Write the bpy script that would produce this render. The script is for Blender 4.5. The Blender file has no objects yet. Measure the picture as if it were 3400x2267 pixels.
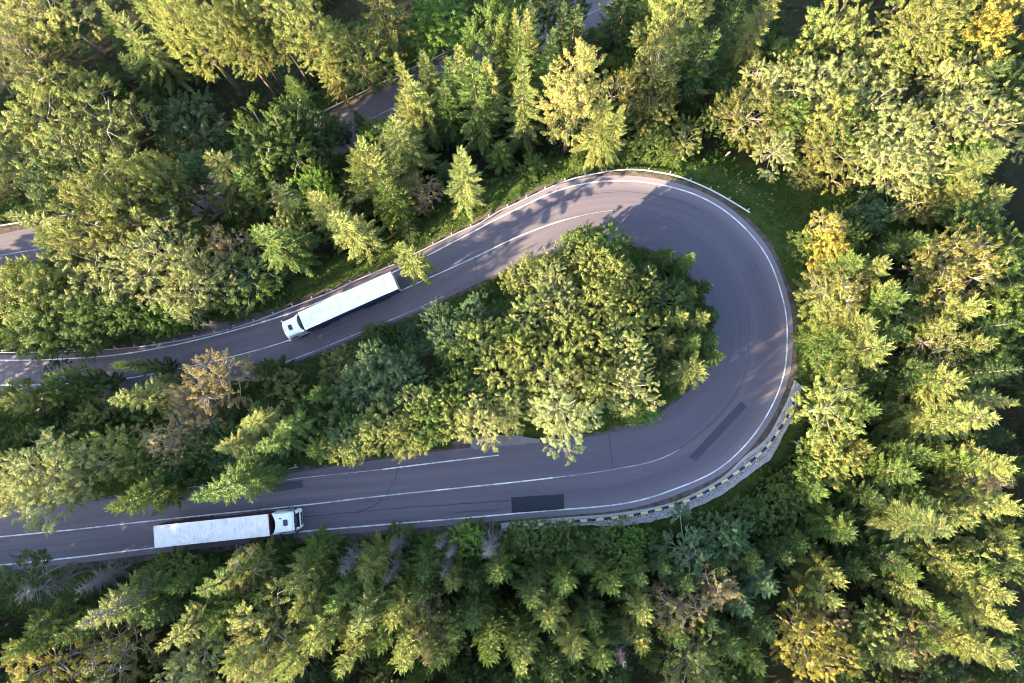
import bpy, math, random
import numpy as np
from mathutils import Vector, Matrix, Euler

random.seed(7)
RNG = np.random.default_rng(7)
scene = bpy.context.scene
COL = scene.collection
PI = math.pi

# ------------------------------------------------------------------ camera
# measured positions are noted as photo pixels (2352 x 1568) and turned into
# places on the terrain through the surveyed drone camera
F = 1568.0
CAMZ = 95.0
TX, TY = math.radians(4.2), math.radians(0.69)
cam_d = bpy.data.cameras.new("camera")
cam_d.lens = 24.0
cam_d.sensor_width = 36.0
cam_d.clip_start = 1.0
cam_d.clip_end = 6000.0
cam = bpy.data.objects.new("camera", cam_d)
cam.location = (0, 0, CAMZ)
cam.rotation_euler = (TX, TY, 0)
COL.objects.link(cam)
scene.camera = cam
ROT = np.array(Euler((TX, TY, 0)).to_matrix())


def W(u, v, z):
    """photo pixel -> (x, y) on the level z"""
    d = ROT @ np.array([(u - 1176) / F, -(v - 784) / F, -1.0])
    k = (z - CAMZ) / d[2]
    return np.array([d[0] * k, d[1] * k])


def pix(p):
    q = ROT.T @ (np.array(p) - np.array([0, 0, CAMZ]))
    return 1176 + F * q[0] / -q[2], 784 - F * q[1] / -q[2]


# ------------------------------------------------------------------ roads (measured)
# outer edge line, centre line, inner asphalt edge, height of the road
RD = [
    (-150, 822, -150, 880, -150, 944, -2.6),
    (0, 827, 0, 884, 0, 944, -2.0),
    (134, 824.5, 134, 882, 138, 940, -1.6),
    (268, 814.5, 270, 871.5, 285, 930, -1.2),
    (402, 791.5, 410, 846.5, 430, 899, -0.8),
    (536.5, 758.5, 553, 813.5, 576, 864, -0.4),
    (660, 721, 680, 775, 700, 822, 0.0),
    (790, 671, 812, 716, 835, 767, 0.1),
    (909, 622, 934, 661, 958, 716, 0.2),
    (1056, 548, 1083, 594, 1110, 644, 0.4),
    (1174, 486, 1200, 539, 1230, 592, 0.6),
    (1308, 429, 1322, 498, 1340, 561, 0.8),
    (1442, 414.8, 1440, 482, 1432, 552, 1.1),
    (1576, 439, 1540, 502, 1500, 575, 1.6),
    (1677, 493, 1625, 552, 1560, 605, 2.1),
    (1757, 581, 1685, 625, 1607, 665, 2.8),
    (1799, 690, 1718, 710, 1632, 730, 3.5),
    (1808, 785, 1722, 785, 1636, 785, 4.1),
    (1794, 882, 1712, 862, 1618, 846, 4.7),
    (1740, 987, 1670, 935, 1585, 895, 5.3),
    (1657, 1072, 1605, 1000, 1540, 932, 5.9),
    (1552, 1122, 1520, 1052, 1470, 970, 6.4),
    (1430, 1156.5, 1409, 1077.8, 1380, 998, 6.9),
    (1240, 1174, 1244, 1100, 1235, 1014, 7.4),
    (1052, 1190.6, 1052, 1120.5, 1045, 1032, 7.8),
    (874, 1205, 874, 1139, 868, 1056, 8.1),
    (700, 1220, 698, 1159.6, 692, 1083, 8.4),
    (530, 1238, 530, 1177, 526, 1110, 8.6),
    (356, 1257.6, 356, 1195, 352, 1133, 8.8),
    (178, 1279, 178, 1215, 176, 1155, 9.0),
    (0, 1298, 0, 1232.6, 0, 1173, 9.2),
    (-150, 1315, -150, 1249, -150, 1190, 9.4),
]
UPRAIL = [(-160, 545), (-60, 527), (30, 512), (124, 497), (200, 481), (300, 449), (392, 417), (422, 407),
          (560, 345), (711, 270), (882, 186), (956, 151), (1056, 104), (1123, 69), (1210, 30),
          (1320, -22), (1450, -85)]


def upz(u):
    return -8.5 - 5.2 * min(max((u + 150) / 1000.0, 0), 1) - 1.6 * max((u - 850) / 400.0, 0)


def spline(pts, n, closed=False):
    """Catmull-Rom through pts (K x D), n samples per span"""
    P = np.array(pts, float)
    P = np.vstack([2 * P[0] - P[1], P, 2 * P[-1] - P[-2]])
    out = []
    for i in range(1, len(P) - 2):
        p0, p1, p2, p3 = P[i - 1], P[i], P[i + 1], P[i + 2]
        for k in range(n):
            t = k / n
            out.append(0.5 * ((2 * p1) + (-p0 + p2) * t + (2 * p0 - 5 * p1 + 4 * p2 - p3) * t * t
                              + (-p0 + 3 * p1 - 3 * p2 + p3) * t ** 3))
    out.append(P[-2])
    return np.array(out)


rd = []
for a in RD:
    z = a[6]
    o, c, i = W(a[0], a[1], z), W(a[2], a[3], z), W(a[4], a[5], z)
    rd.append((*o, *c, *i, z))
RS = spline(rd, 14)                      # sampled main road
R_OUT, R_CEN, R_IN, R_Z = RS[:, 0:2], RS[:, 2:4], RS[:, 4:6], RS[:, 6]
seg = np.linalg.norm(np.diff(R_CEN, axis=0), axis=1)
R_S = np.concatenate([[0], np.cumsum(seg)])
acr = R_OUT - R_IN
acr = acr / np.linalg.norm(acr, axis=1)[:, None]
R_OA = R_OUT + acr * 0.75                # outer asphalt edge
R_IA = R_IN

ur = []
for (u, v) in UPRAIL:
    z = upz(u)
    ur.append((*W(u, v, z), z))
US = spline(ur, 12)
ut = np.gradient(US[:, :2], axis=0)
ut /= np.linalg.norm(ut, axis=1)[:, None]
un = np.stack([ut[:, 1], -ut[:, 0]], 1)  # towards the south-east (downwards in the photo)
U_RAIL, U_Z = US[:, :2], US[:, 2]
U_N = U_RAIL + un * 1.0
U_C = U_RAIL + un * 4.75
U_S = U_RAIL + un * 8.0
U_SS = np.concatenate([[0], np.cumsum(np.linalg.norm(np.diff(U_C, axis=0), axis=1))])

# ------------------------------------------------------------------ terrain
ctrl = []
for k in range(0, len(RS), 7):
    ctrl.append((*R_CEN[k], R_Z[k]))
for k in range(0, len(US), 8):
    ctrl.append((*U_C[k], U_Z[k]))
for (u, v, z) in [(0, -80, -17), (600, -120, -19), (1200, -200, -20), (1700, -120, -15), (2200, -120, -10),
                  (2600, -100, -8), (2000, 450, 1), (2380, 450, 2), (2400, 900, 3), (2450, 1600, 1), (1700, 1620, 2),
                  (1200, 1640, 4.5), (600, 1680, 7.5), (0, 1680, 9.0), (1880, 1010, 3.0), (1760, 1190, 3.6),
                  (1500, 1275, 4.4), (1250, 1290, 6.2), (1000, 1300, 7.4), (0, 700, -5), (400, 600, -5.5),
                  (800, 440, -6), (1200, 320, -6.5), (1500, 260, -4.5), (1800, 320, -1), (2050, 750, 3.2),
                  (300, 300, -12), (0, 250, -13), (2000, 1350, 2.2), (1600, 200, -7)]:
    ctrl.append((*W(u, v, z), z))
for (x, y, z) in [(-320, 260, -60), (0, 300, -70), (320, 260, -40), (330, 0, -4), (320, -260, -10), (0, -300, -2),
                  (-320, -260, 14), (-330, 0, -4)]:
    ctrl.append((x, y, z))
ctrl = np.array(ctrl)


def rbf_fit(C):
    d = np.linalg.norm(C[:, None, :2] - C[None, :, :2], axis=2)
    A = np.sqrt(d * d + 9.0) + np.eye(len(C)) * -0.6
    n = len(C)
    M = np.zeros((n + 1, n + 1))
    M[:n, :n] = A
    M[:n, n] = 1
    M[n, :n] = 1
    s = np.linalg.solve(M, np.append(C[:, 2], 0))
    return s


rb = rbf_fit(ctrl)


def rbf_eval(Q):
    out = np.zeros(len(Q))
    for i in range(0, len(Q), 20000):
        q = Q[i:i + 20000]
        d2 = ((q[:, None, :] - ctrl[None, :, :2]) ** 2).sum(2)
        out[i:i + 20000] = np.sqrt(d2 + 9.0) @ rb[:-1] + rb[-1]
    return out


SEGS = [np.hstack([R_IA, R_OA, R_Z[:, None]]), np.hstack([U_N, U_S, U_Z[:, None]])]
SEGS = np.vstack(SEGS)


def road_dist(Q):
    """distance to the asphalt and the road height there"""
    D = np.zeros(len(Q))
    Zr = np.zeros(len(Q))
    a, b = SEGS[:, 0:2], SEGS[:, 2:4]
    ab = b - a
    L2 = (ab ** 2).sum(1)
    for i in range(0, len(Q), 6000):
        q = Q[i:i + 6000]
        t = ((q[:, None, :] - a[None]) * ab[None]).sum(2) / L2[None]
        t = np.clip(t, 0, 1)
        d = np.linalg.norm(q[:, None, :] - (a[None] + t[..., None] * ab[None]), axis=2)
        j = d.argmin(1)
        D[i:i + 6000] = d[np.arange(len(q)), j]
        Zr[i:i + 6000] = SEGS[j, 4]
    return D, Zr


def smooth(t):
    t = np.clip(t, 0, 1)
    return t * t * (3 - 2 * t)


GX0, GX1, GY0, GY1, GS = -110, 110, -85, 95, 1.0
gx = np.arange(GX0, GX1 + .1, GS)
gy = np.arange(GY0, GY1 + .1, GS)
XX, YY = np.meshgrid(gx, gy)
Q = np.stack([XX.ravel(), YY.ravel()], 1)
bump = 0.35 * np.sin(Q[:, 0] * .31 + 1.3 * np.sin(Q[:, 1] * .17)) * np.sin(Q[:, 1] * .27 + .7)
RDIST, RZ = road_dist(Q)
base = rbf_eval(Q) + bump
w = smooth((RDIST - 2.2) / 5.0)
GZ = (RZ - 0.09) * (1 - w) + base * w
RDG = RDIST.reshape(XX.shape)
GZG = GZ.reshape(XX.shape)


def grid_at(G, x, y):
    fx = np.clip((np.asarray(x) - GX0) / GS, 0, len(gx) - 1.001)
    fy = np.clip((np.asarray(y) - GY0) / GS, 0, len(gy) - 1.001)
    ix, iy = fx.astype(int), fy.astype(int)
    tx, ty = fx - ix, fy - iy
    return (G[iy, ix] * (1 - tx) * (1 - ty) + G[iy, ix + 1] * tx * (1 - ty)
            + G[iy + 1, ix] * (1 - tx) * ty + G[iy + 1, ix + 1] * tx * ty)


def zt(x, y):
    return grid_at(GZG, x, y)


def ground(u, v, up=0.0):
    """photo pixel -> point on the terrain (or 'up' metres above it)"""
    z = 0.0
    for _ in range(12):
        p = W(u, v, z)
        z = 0.5 * z + 0.5 * (float(zt(p[0], p[1])) + up)
    p = W(u, v, z)
    return p[0], p[1], z - up


# ------------------------------------------------------------------ material helpers
class NT:
    def __init__(s, name):
        s.m = bpy.data.materials.new(name)
        s.m.use_nodes = True
        s.t = s.m.node_tree
        s.t.nodes.clear()
        s.out = s.n('ShaderNodeOutputMaterial')

    def n(s, typ, **kw):
        nd = s.t.nodes.new(typ)
        for k, v in kw.items():
            if k in nd.bl_rna.properties.keys():
                setattr(nd, k, v)
            else:
                nd.inputs[k].default_value = v
        return nd

    def l(s, a, b):
        s.t.links.new(a, b)

    def ramp(s, fac, stops):
        r = s.n('ShaderNodeValToRGB')
        el = r.color_ramp.elements
        while len(el) < len(stops):
            el.new(0.5)
        for e, (p, c) in zip(el, stops):
            e.position = p
            e.color = (*c, 1) if len(c) == 3 else c
        s.l(fac, r.inputs[0])
        return r.outputs[0]

    def mix(s, fac, a, b, mode='MIX'):
        m = s.n('ShaderNodeMix', data_type='RGBA', blend_type=mode)
        for sock, val in ((0, fac), (6, a), (7, b)):
            if isinstance(val, bpy.types.NodeSocket):
                s.l(val, m.inputs[sock])
            elif sock == 0:
                m.inputs[0].default_value = val
            else:
                m.inputs[sock].default_value = (*val, 1)
        return m.outputs[2]

    def math(s, op, a, b=0.0):
        m = s.n('ShaderNodeMath', operation=op)
        for i, val in enumerate((a, b)):
            if isinstance(val, bpy.types.NodeSocket):
                s.l(val, m.inputs[i])
            else:
                m.inputs[i].default_value = val
        return m.outputs[0]

    def noise(s, vec, scale, detail=4, rough=.6):
        nd = s.n('ShaderNodeTexNoise', Scale=scale, Detail=detail, Roughness=rough)
        if vec is not None:
            s.l(vec, nd.inputs['Vector'])
        return nd.outputs['Fac']

    def mapping(s, vec, scale=(1, 1, 1), loc=(0, 0, 0)):
        m = s.n('ShaderNodeMapping')
        m.inputs['Scale'].default_value = scale
        m.inputs['Location'].default_value = loc
        s.l(vec, m.inputs['Vector'])
        return m.outputs[0]

    def bsdf(s, color, rough=.8, metal=0.0, spec=.3, normal=None):
        b = s.n('ShaderNodeBsdfPrincipled')
        for k, val in (('Base Color', color), ('Roughness', rough), ('Metallic', metal), ('Specular IOR Level', spec)):
            if isinstance(val, bpy.types.NodeSocket):
                s.l(val, b.inputs[k])
            else:
                b.inputs[k].default_value = (*val, 1) if k == 'Base Color' else val
        if normal is not None:
            s.l(normal, b.inputs['Normal'])
        return b

    def done(s, shader):
        s.l(shader, s.out.inputs[0])
        return s.m

    def bump(s, h, strength=.3, dist=.05):
        b = s.n('ShaderNodeBump', Strength=strength, Distance=dist)
        s.l(h, b.inputs['Height'])
        return b.outputs[0]


def simple(name, color, rough=.6, metal=0.0, spec=.4, dirt=.15, scale=6.0):
    t = NT(name)
    tc = t.n('ShaderNodeTexCoord').outputs['Object']
    f = t.noise(tc, scale, 5)
    c = t.mix(t.math('MULTIPLY', f, dirt * 2), color, tuple(x * .55 for x in color))
    return t.done(t.bsdf(c, rough, metal, spec).outputs[0])


# foliage: each crown's own tint (object colour) times a per-leaf variation
def foliage(name, transl=.35, sat=1.0):
    t = NT(name)
    oi = t.n('ShaderNodeObjectInfo')
    at = t.n('ShaderNodeAttribute', attribute_name='var')
    sep = t.n('ShaderNodeSeparateColor')
    t.l(at.outputs['Color'], sep.inputs[0])
    c = t.mix(1.0, oi.outputs['Color'], at.outputs['Color'], 'MULTIPLY')
    b = t.bsdf(c, .5, 0, .2)
    tr = t.n('ShaderNodeBsdfTranslucent')
    c2 = t.mix(1.0, c, (1.10, 1.15, .60), 'MULTIPLY')
    t.l(c2, tr.inputs['Color'])
    mx = t.n('ShaderNodeMixShader')
    mx.inputs[0].default_value = transl
    t.l(b.outputs[0], mx.inputs[1])
    t.l(tr.outputs[0], mx.inputs[2])
    return t.done(mx.outputs[0])


M_LEAF = foliage('broadleaf_foliage', .38)
M_NEEDLE = foliage('needle_foliage', .25)


def bark(name, c1, c2):
    t = NT(name)
    tc = t.n('ShaderNodeTexCoord').outputs['Object']
    f = t.noise(t.mapping(tc, (6, 6, 1.2)), 2.0, 6, .7)
    c = t.ramp(f, [(.3, c1), (.7, c2)])
    return t.done(t.bsdf(c, .9, 0, .15, t.bump(f, .5, .03)).outputs[0])


M_BARK = bark('bark', (.05, .035, .025), (.17, .13, .10))
M_BARKP = bark('pale_bark', (.16, .13, .10), (.36, .31, .26))
M_DEAD = bark('dead_wood', (.075, .064, .060), (.19, .165, .155))

# asphalt, UV in metres: u across the road, v along it
t = NT('asphalt')
uv = t.n('ShaderNodeUVMap').outputs[0]
tc = t.n('ShaderNodeTexCoord').outputs['Object']
sx = t.n('ShaderNodeSeparateXYZ')
t.l(uv, sx.inputs[0])
streak = t.noise(t.mapping(uv, (1.1, .035, 1)), 1.0, 6, .65)
streak2 = t.noise(t.mapping(uv, (4.2, .06, 1), (7, 3, 0)), 1.0, 5, .7)
patchy = t.noise(t.mapping(tc, (.05, .05, .05)), 1.0, 3)
fine = t.noise(tc, 9.0, 6, .75)
c = t.ramp(streak, [(.32, (0.076, 0.062, 0.080)), (.5, (0.110, 0.089, 0.106)), (.68, (0.158, 0.126, 0.140))])
c = t.mix(t.math('MULTIPLY', t.math('SUBTRACT', streak2, .35), .9), c, (0.237, 0.183, 0.187))
c = t.mix(t.ramp(patchy, [(.35, (0, 0, 0)), (.7, (.45, .45, .45))]), c, (.130, .100, .106))
lat = t.n('ShaderNodeAttribute', attribute_name='lat').outputs['Fac']
ben = t.n('ShaderNodeAttribute', attribute_name='bend').outputs['Fac']
wob = t.math('ADD', lat, t.math('MULTIPLY', t.math('SUBTRACT', streak, .5), .22))
# lorries polish the lanes dark in the bend; the outer rim stays pale
lane = t.ramp(wob, [(.05, (.15, .15, .15)), (.17, (.35, .35, .35)), (.30, (1, 1, 1)), (.46, (.55, .55, .55)), (.62, (1, 1, 1)), (.95, (.7, .7, .7))])
c = t.mix(t.math('MULTIPLY', t.math('MULTIPLY', lane, ben), .62), c, (0.056, 0.053, 0.076))
rim = t.ramp(wob, [(.02, (1, 1, 1)), (.20, (0, 0, 0))])
c = t.mix(t.math('MULTIPLY', t.math('MULTIPLY', rim, ben), .55), c, (0.232, 0.195, 0.211))
c = t.mix(t.math('MULTIPLY', fine, .45), c, (0.064, 0.057, 0.074))
spots = t.ramp(t.noise(t.mapping(uv, (.55, .22, 1), (2, 9, 0)), 1.0, 5, .7), [(.60, (0, 0, 0)), (.72, (.55, .55, .55))])
c = t.mix(spots, c, (0.073, 0.059, 0.076))
M_ASPH = t.done(t.bsdf(c, t.math('ADD', t.math('MULTIPLY', streak, .25), .55), 0, .35, t.bump(fine, .25, .02)).outputs[0])

t = NT('fresh_asphalt')
tc = t.n('ShaderNodeTexCoord').outputs['Object']
f = t.noise(tc, 7, 5)
f2 = t.noise(tc, .8, 3)
c = t.mix(f, (.014, .015, .022), (.026, .027, .036))
c = t.mix(t.math('MULTIPLY', f2, .3), c, (.045, .044, .055))
M_PATCH = t.done(t.bsdf(c, .75, 0, .3).outputs[0])

t = NT('worn_patch')
tc = t.n('ShaderNodeTexCoord').outputs['Object']
f = t.noise(tc, 5, 5)
c = t.mix(f, (.032, .031, .044), (.056, .053, .068))
M_PATCH2 = t.done(t.bsdf(c, .75, 0, .3).outputs[0])

t = NT('tar_seam')
M_SEAM = t.done(t.bsdf((.028, .028, .038), .6, 0, .4).outputs[0])

t = NT('road_paint')
tc = t.n('ShaderNodeTexCoord').outputs['Object']
w1 = t.noise(tc, 4.5, 6, .8)
w2 = t.noise(tc, .35, 3)
wear = t.ramp(t.math('ADD', t.math('MULTIPLY', w1, .65), t.math('MULTIPLY', w2, .5)), [(.47, (0, 0, 0)), (.70, (1, 1, 1))])
c = t.mix(wear, (.80, .78, .78), (.20, .18, .19))
M_PAINT = t.done(t.bsdf(c, .6, 0, .4).outputs[0])

t = NT('worn_road_paint')
tc = t.n('ShaderNodeTexCoord').outputs['Object']
w1 = t.noise(tc, 3.5, 6, .8)
w2 = t.noise(tc, .3, 3)
wear = t.ramp(t.math('ADD', t.math('MULTIPLY', w1, .65), t.math('MULTIPLY', w2, .5)), [(.40, (0, 0, 0)), (.64, (1, 1, 1))])
c = t.mix(wear, (.58, .56, .57), (.165, .145, .155))
M_PAINT2 = t.done(t.bsdf(c, .6, 0, .4).outputs[0])

t = NT('shoulder_dirt')
tc = t.n('ShaderNodeTexCoord').outputs['Object']
f = t.noise(tc, 1.2, 7, .7)
f2 = t.noise(tc, 12, 4, .7)
c = t.ramp(f, [(.3, (.045, .034, .028)), (.48, (.085, .066, .056)), (.62, (.14, .115, .10)), (.75, (.06, .085, .022))])
c = t.mix(t.math('MULTIPLY', f2, .6), c, (.05, .038, .03))
M_DIRT = t.done(t.bsdf(c, .95, 0, .1, t.bump(f2, .5, .04)).outputs[0])

t = NT('ground_cover')
tc = t.n('ShaderNodeTexCoord').outputs['Object']
at = t.n('ShaderNodeAttribute', attribute_name='verge')
f = t.noise(tc, .55, 7, .7)
f2 = t.noise(tc, 5, 5, .75)
forest = t.ramp(f, [(.35, (.024, .017, .011)), (.55, (.042, .032, .018)), (.7, (.030, .045, .012))])
grass = t.ramp(f, [(.3, (.035, .058, .012)), (.5, (.060, .092, .017)), (.7, (.095, .115, .026))])
c = t.mix(at.outputs['Fac'], forest, grass)
c = t.mix(t.math('MULTIPLY', f2, .6), c, (.018, .022, .008))
M_GROUND = t.done(t.bsdf(c, .95, 0, .1, t.bump(f2, .6, .08)).outputs[0])

t = NT('cobbled_stone')
tc = t.n('ShaderNodeTexCoord').outputs['Object']
v = t.n('ShaderNodeTexVoronoi', feature='DISTANCE_TO_EDGE', Scale=4.2)
t.l(tc, v.inputs['Vector'])
v2 = t.n('ShaderNodeTexVoronoi', Scale=4.2)
t.l(tc, v2.inputs['Vector'])
st = t.mix(v2.outputs['Color'], (.06, .055, .065), (.20, .18, .19))
c = t.mix(t.ramp(v.outputs['Distance'], [(.03, (1, 1, 1)), (.075, (0, 0, 0))]), st, (.46, .42, .41))
M_STONE = t.done(t.bsdf(c, .9, 0, .2, t.bump(v.outputs['Distance'], .6, .06)).outputs[0])


def concrete(name, col):
    t = NT(name)
    tc = t.n('ShaderNodeTexCoord').outputs['Object']
    f = t.noise(tc, 1.3, 7, .75)
    c = t.ramp(f, [(.3, tuple(x * .6 for x in col)), (.6, col), (.8, tuple(x * .8 for x in col))])
    return t.done(t.bsdf(c, .9, 0, .2, t.bump(t.noise(tc, 12, 4), .3, .02)).outputs[0])


M_CONC = concrete('weathered_concrete', (.34, .30, .29))
M_CONC2 = concrete('apron_concrete', (.20, .18, .175))
M_YEL = simple('yellow_paint', (.70, .60, .26), .7, 0, .3, .5, 7)
M_BLK = simple('black_paint', (.03, .03, .045), .7, 0, .3, .3)
M_GALV = simple('galvanised_steel', (.50, .49, .50), .45, .55, .5, .35, 1.5)
M_RED = simple('red_paint', (.30, .03, .035), .5)
M_WHITE = simple('white_paint', (.78, .78, .80), .5, 0, .4, .08)


# ------------------------------------------------------------------ object helpers
def newmesh(name, V, faces, mat, uvs=None, smooth_=False):
    me = bpy.data.meshes.new(name)
    me.from_pydata([tuple(map(float, p)) for p in V], [], faces)
    for m in (mat if isinstance(mat, (list, tuple)) else [mat]):
        me.materials.append(m)
    if uvs is not None:
        ul = me.uv_layers.new(name='UVMap')
        li = np.zeros(len(me.loops), np.int32)
        me.loops.foreach_get('vertex_index', li)
        ul.data.foreach_set('uv', np.asarray(uvs, np.float32)[li].ravel())
    if smooth_:
        me.polygons.foreach_set('use_smooth', np.ones(len(me.polygons), bool))
    me.update()
    return me


def quadmesh(name, quads, mat, var=None, extra=None):
    """quads: N x 4 x 3; var: N x 3 colour variation; extra: (verts, faces, material) appended"""
    n = len(quads)
    me = bpy.data.meshes.new(name)
    me.vertices.add(n * 4)
    me.vertices.foreach_set('co', np.asarray(quads, np.float32).ravel())
    me.loops.add(n * 4)
    me.loops.foreach_set('vertex_index', np.arange(n * 4, dtype=np.int32))
    me.polygons.add(n)
    me.polygons.foreach_set('loop_start', np.arange(0, n * 4, 4, dtype=np.int32))
    me.update(calc_edges=True)
    me.validate()
    me.materials.append(mat)
    if var is not None:
        a = me.attributes.new('var', 'FLOAT_COLOR', 'FACE')
        buf = np.ones((n, 4), np.float32)
        buf[:, :3] = var
        a.data.foreach_set('color', buf.ravel())
    return me


def link(name, me, parent=None, loc=None):
    o = bpy.data.objects.new(name, me)
    COL.objects.link(o)
    if parent is not None:
        o.parent = parent
    if loc is not None:
        o.location = loc
    return o


def empty(name, loc, rz=0.0):
    o = bpy.data.objects.new(name, None)
    o.empty_display_size = .3
    COL.objects.link(o)
    o.location = loc
    o.rotation_euler = (0, 0, rz)
    return o


def tag(o, label=None, cat=None, group=None, kind=None):
    if label:
        o['label'] = label
    if cat:
        o['category'] = cat
    if group:
        o['group'] = group
    if kind:
        o['kind'] = kind
    return o


def tube(pts, rad, n=6):
    """tapered tube along pts"""
    pts = np.asarray(pts, float)
    rad = np.broadcast_to(np.asarray(rad, float), (len(pts),))
    T = np.gradient(pts, axis=0)
    T /= np.linalg.norm(T, axis=1)[:, None] + 1e-9
    ref = np.array([0, 0, 1.0]) if abs(T[0][2]) < .9 else np.array([1.0, 0, 0])
    A = np.cross(T, ref)
    A /= np.linalg.norm(A, axis=1)[:, None] + 1e-9
    B = np.cross(T, A)
    V, Fc = [], []
    for k in range(len(pts)):
        for j in range(n):
            an = 2 * PI * j / n
            V.append(pts[k] + rad[k] * (math.cos(an) * A[k] + math.sin(an) * B[k]))
    for k in range(len(pts) - 1):
        for j in range(n):
            a, b = k * n + j, k * n + (j + 1) % n
            Fc.append((a, b, b + n, a + n))
    Fc.append(tuple(range(n))[::-1])
    Fc.append(tuple(range((len(pts) - 1) * n, len(pts) * n)))
    return V, Fc


class MB:
    def __init__(s):
        s.V, s.F, s.M = [], [], []

    def add(s, V, Fc, mi=0):
        o = len(s.V)
        s.V += [tuple(map(float, p)) for p in V]
        s.F += [tuple(i + o for i in f) for f in Fc]
        s.M += [mi] * len(Fc)
        return s

    def box(s, c, d, rz=0.0, mi=0, bev=0.0):
        x, y, z = d[0] / 2, d[1] / 2, d[2] / 2
        cs, sn = math.cos(rz), math.sin(rz)
        b = min(bev, x * .9, y * .9)
        if b > 0:
            ring = [(x - b, -y), (x, -y + b), (x, y - b), (x - b, y), (-x + b, y), (-x, y - b), (-x, -y + b), (-x + b, -y)]
        else:
            ring = [(x, -y), (x, y), (-x, y), (-x, -y)]
        n = len(ring)
        V = []
        for zz in (-z, z):
            for (px, py) in ring:
                V.append((c[0] + px * cs - py * sn, c[1] + px * sn + py * cs, c[2] + zz))
        Fc = [(i, (i + 1) % n, (i + 1) % n + n, i + n) for i in range(n)]
        Fc += [tuple(range(n))[::-1], tuple(range(n, 2 * n))]
        return s.add(V, Fc, mi)

    def tube(s, pts, rad, n=6, mi=0):
        return s.add(*tube(pts, rad, n), mi)

    def mesh(s, name, mats, sm=False):
        me = newmesh(name, s.V, s.F, mats, None, sm)
        me.polygons.foreach_set('material_index', np.array(s.M, np.int32))
        return me

    def obj(s, name, mats, parent=None, loc=None, sm=False):
        return link(name, s.mesh(name, mats, sm), parent, loc)


def ribbon(name, L, Rr, Z, S, mat, cross=6, dz=0.0, parent=None, bend=None):
    """strip between two polylines with UV in metres"""
    N = len(L)
    V, U = [], []
    wid = np.linalg.norm(Rr - L, axis=1)
    for k in range(N):
        for j in range(cross + 1):
            f = j / cross
            p = L[k] * (1 - f) + Rr[k] * f
            V.append((p[0], p[1], Z[k] + dz))
            U.append((f * wid[k], S[k]))
    Fc = []
    c1 = cross + 1
    for k in range(N - 1):
        for j in range(cross):
            a = k * c1 + j
            Fc.append((a, a + c1, a + c1 + 1, a + 1))
    me = newmesh(name, V, Fc, mat, U)
    if bend is not None:
        at = me.attributes.new('lat', 'FLOAT', 'POINT')
        at.data.foreach_set('value', np.tile(np.linspace(0, 1, c1), N).astype(np.float32))
        at = me.attributes.new('bend', 'FLOAT', 'POINT')
        at.data.foreach_set('value', np.repeat(bend, c1).astype(np.float32))
    # make the faces point up
    if me.polygons[0].normal.z < 0:
        me.flip_normals()
    return link(name, me, parent)


def strip_mb(mb, line, Z, wd, dz, mi=0, widths=None):
    line = np.asarray(line)
    T = np.gradient(line, axis=0)
    T /= np.linalg.norm(T, axis=1)[:, None] + 1e-9
    Nn = np.stack([-T[:, 1], T[:, 0]], 1)
    V, Fc = [], []
    for k in range(len(line)):
        h = (wd if widths is None else widths[k]) / 2
        for sgn in (-1, 1):
            p = line[k] + Nn[k] * sgn * h
            V.append((p[0], p[1], Z[k] + dz))
    for k in range(len(line) - 1):
        Fc.append((2 * k, 2 * k + 1, 2 * k + 3, 2 * k + 2)[::-1])
    return mb.add(V, Fc, mi)


def road_frame(s, lat):
    """point on the main road at arclength s; lat -1 outer line .. 0 centre .. 1 inner edge"""
    k = np.interp(s, R_S, np.arange(len(R_S)))
    i = int(min(k, len(R_S) - 2))
    f = k - i
    o = R_OUT[i] * (1 - f) + R_OUT[i + 1] * f
    c = R_CEN[i] * (1 - f) + R_CEN[i + 1] * f
    n = R_IN[i] * (1 - f) + R_IN[i + 1] * f
    z = R_Z[i] * (1 - f) + R_Z[i + 1] * f
    p = c + (o - c) * -lat if lat < 0 else c + (n - c) * lat
    return p, z


# ------------------------------------------------------------------ ground sheet
ex = np.concatenate([np.array([-900, -600, -400, -280, -200, -150, -125]), gx, np.array([125, 150, 200, 280, 400, 600, 900])])
ey = np.concatenate([np.array([-900, -600, -400, -260, -180, -130, -100]), gy, np.array([110, 140, 190, 270, 400, 600, 900])])
EX, EY = np.meshgrid(ex, ey)
QE = np.stack([EX.ravel(), EY.ravel()], 1)
ZE = np.empty(len(QE))
inn = (QE[:, 0] >= GX0) & (QE[:, 0] <= GX1) & (QE[:, 1] >= GY0) & (QE[:, 1] <= GY1)
ZE[inn] = zt(QE[inn, 0], QE[inn, 1])
ZE[~inn] = rbf_eval(QE[~inn])
# terrain drop outside the parapet is handled by the control points
nx, ny = len(ex), len(ey)
idx = np.arange(nx * ny).reshape(ny, nx)
Fc = np.stack([idx[:-1, :-1], idx[:-1, 1:], idx[1:, 1:], idx[1:, :-1]], -1).reshape(-1, 4)
gme = newmesh('ground', np.column_stack([QE, ZE]), Fc.tolist(), M_GROUND, None, True)
# verge weight: grass near the roads and in the clearing
CLEAR = [(1560, 395), (1640, 345), (1740, 385), (1860, 420), (1990, 440), (2120, 455), (2200, 500), (2120, 545),
         (1990, 530), (1900, 500), (1850, 560), (1850, 700), (1860, 840), (1830, 860), (1830, 700), (1760, 560), (1640, 440)]
CL = np.array([ground(u, v)[:2] for (u, v) in CLEAR])


def inside(poly, P):
    r = np.zeros(len(P), bool)
    j = len(poly) - 1
    for i in range(len(poly)):
        xi, yi = poly[i]
        xj, yj = poly[j]
        cnd = ((yi > P[:, 1]) != (yj > P[:, 1])) & (P[:, 0] < (xj - xi) * (P[:, 1] - yi) / (yj - yi + 1e-12) + xi)
        r ^= cnd
        j = i
    return r


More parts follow.
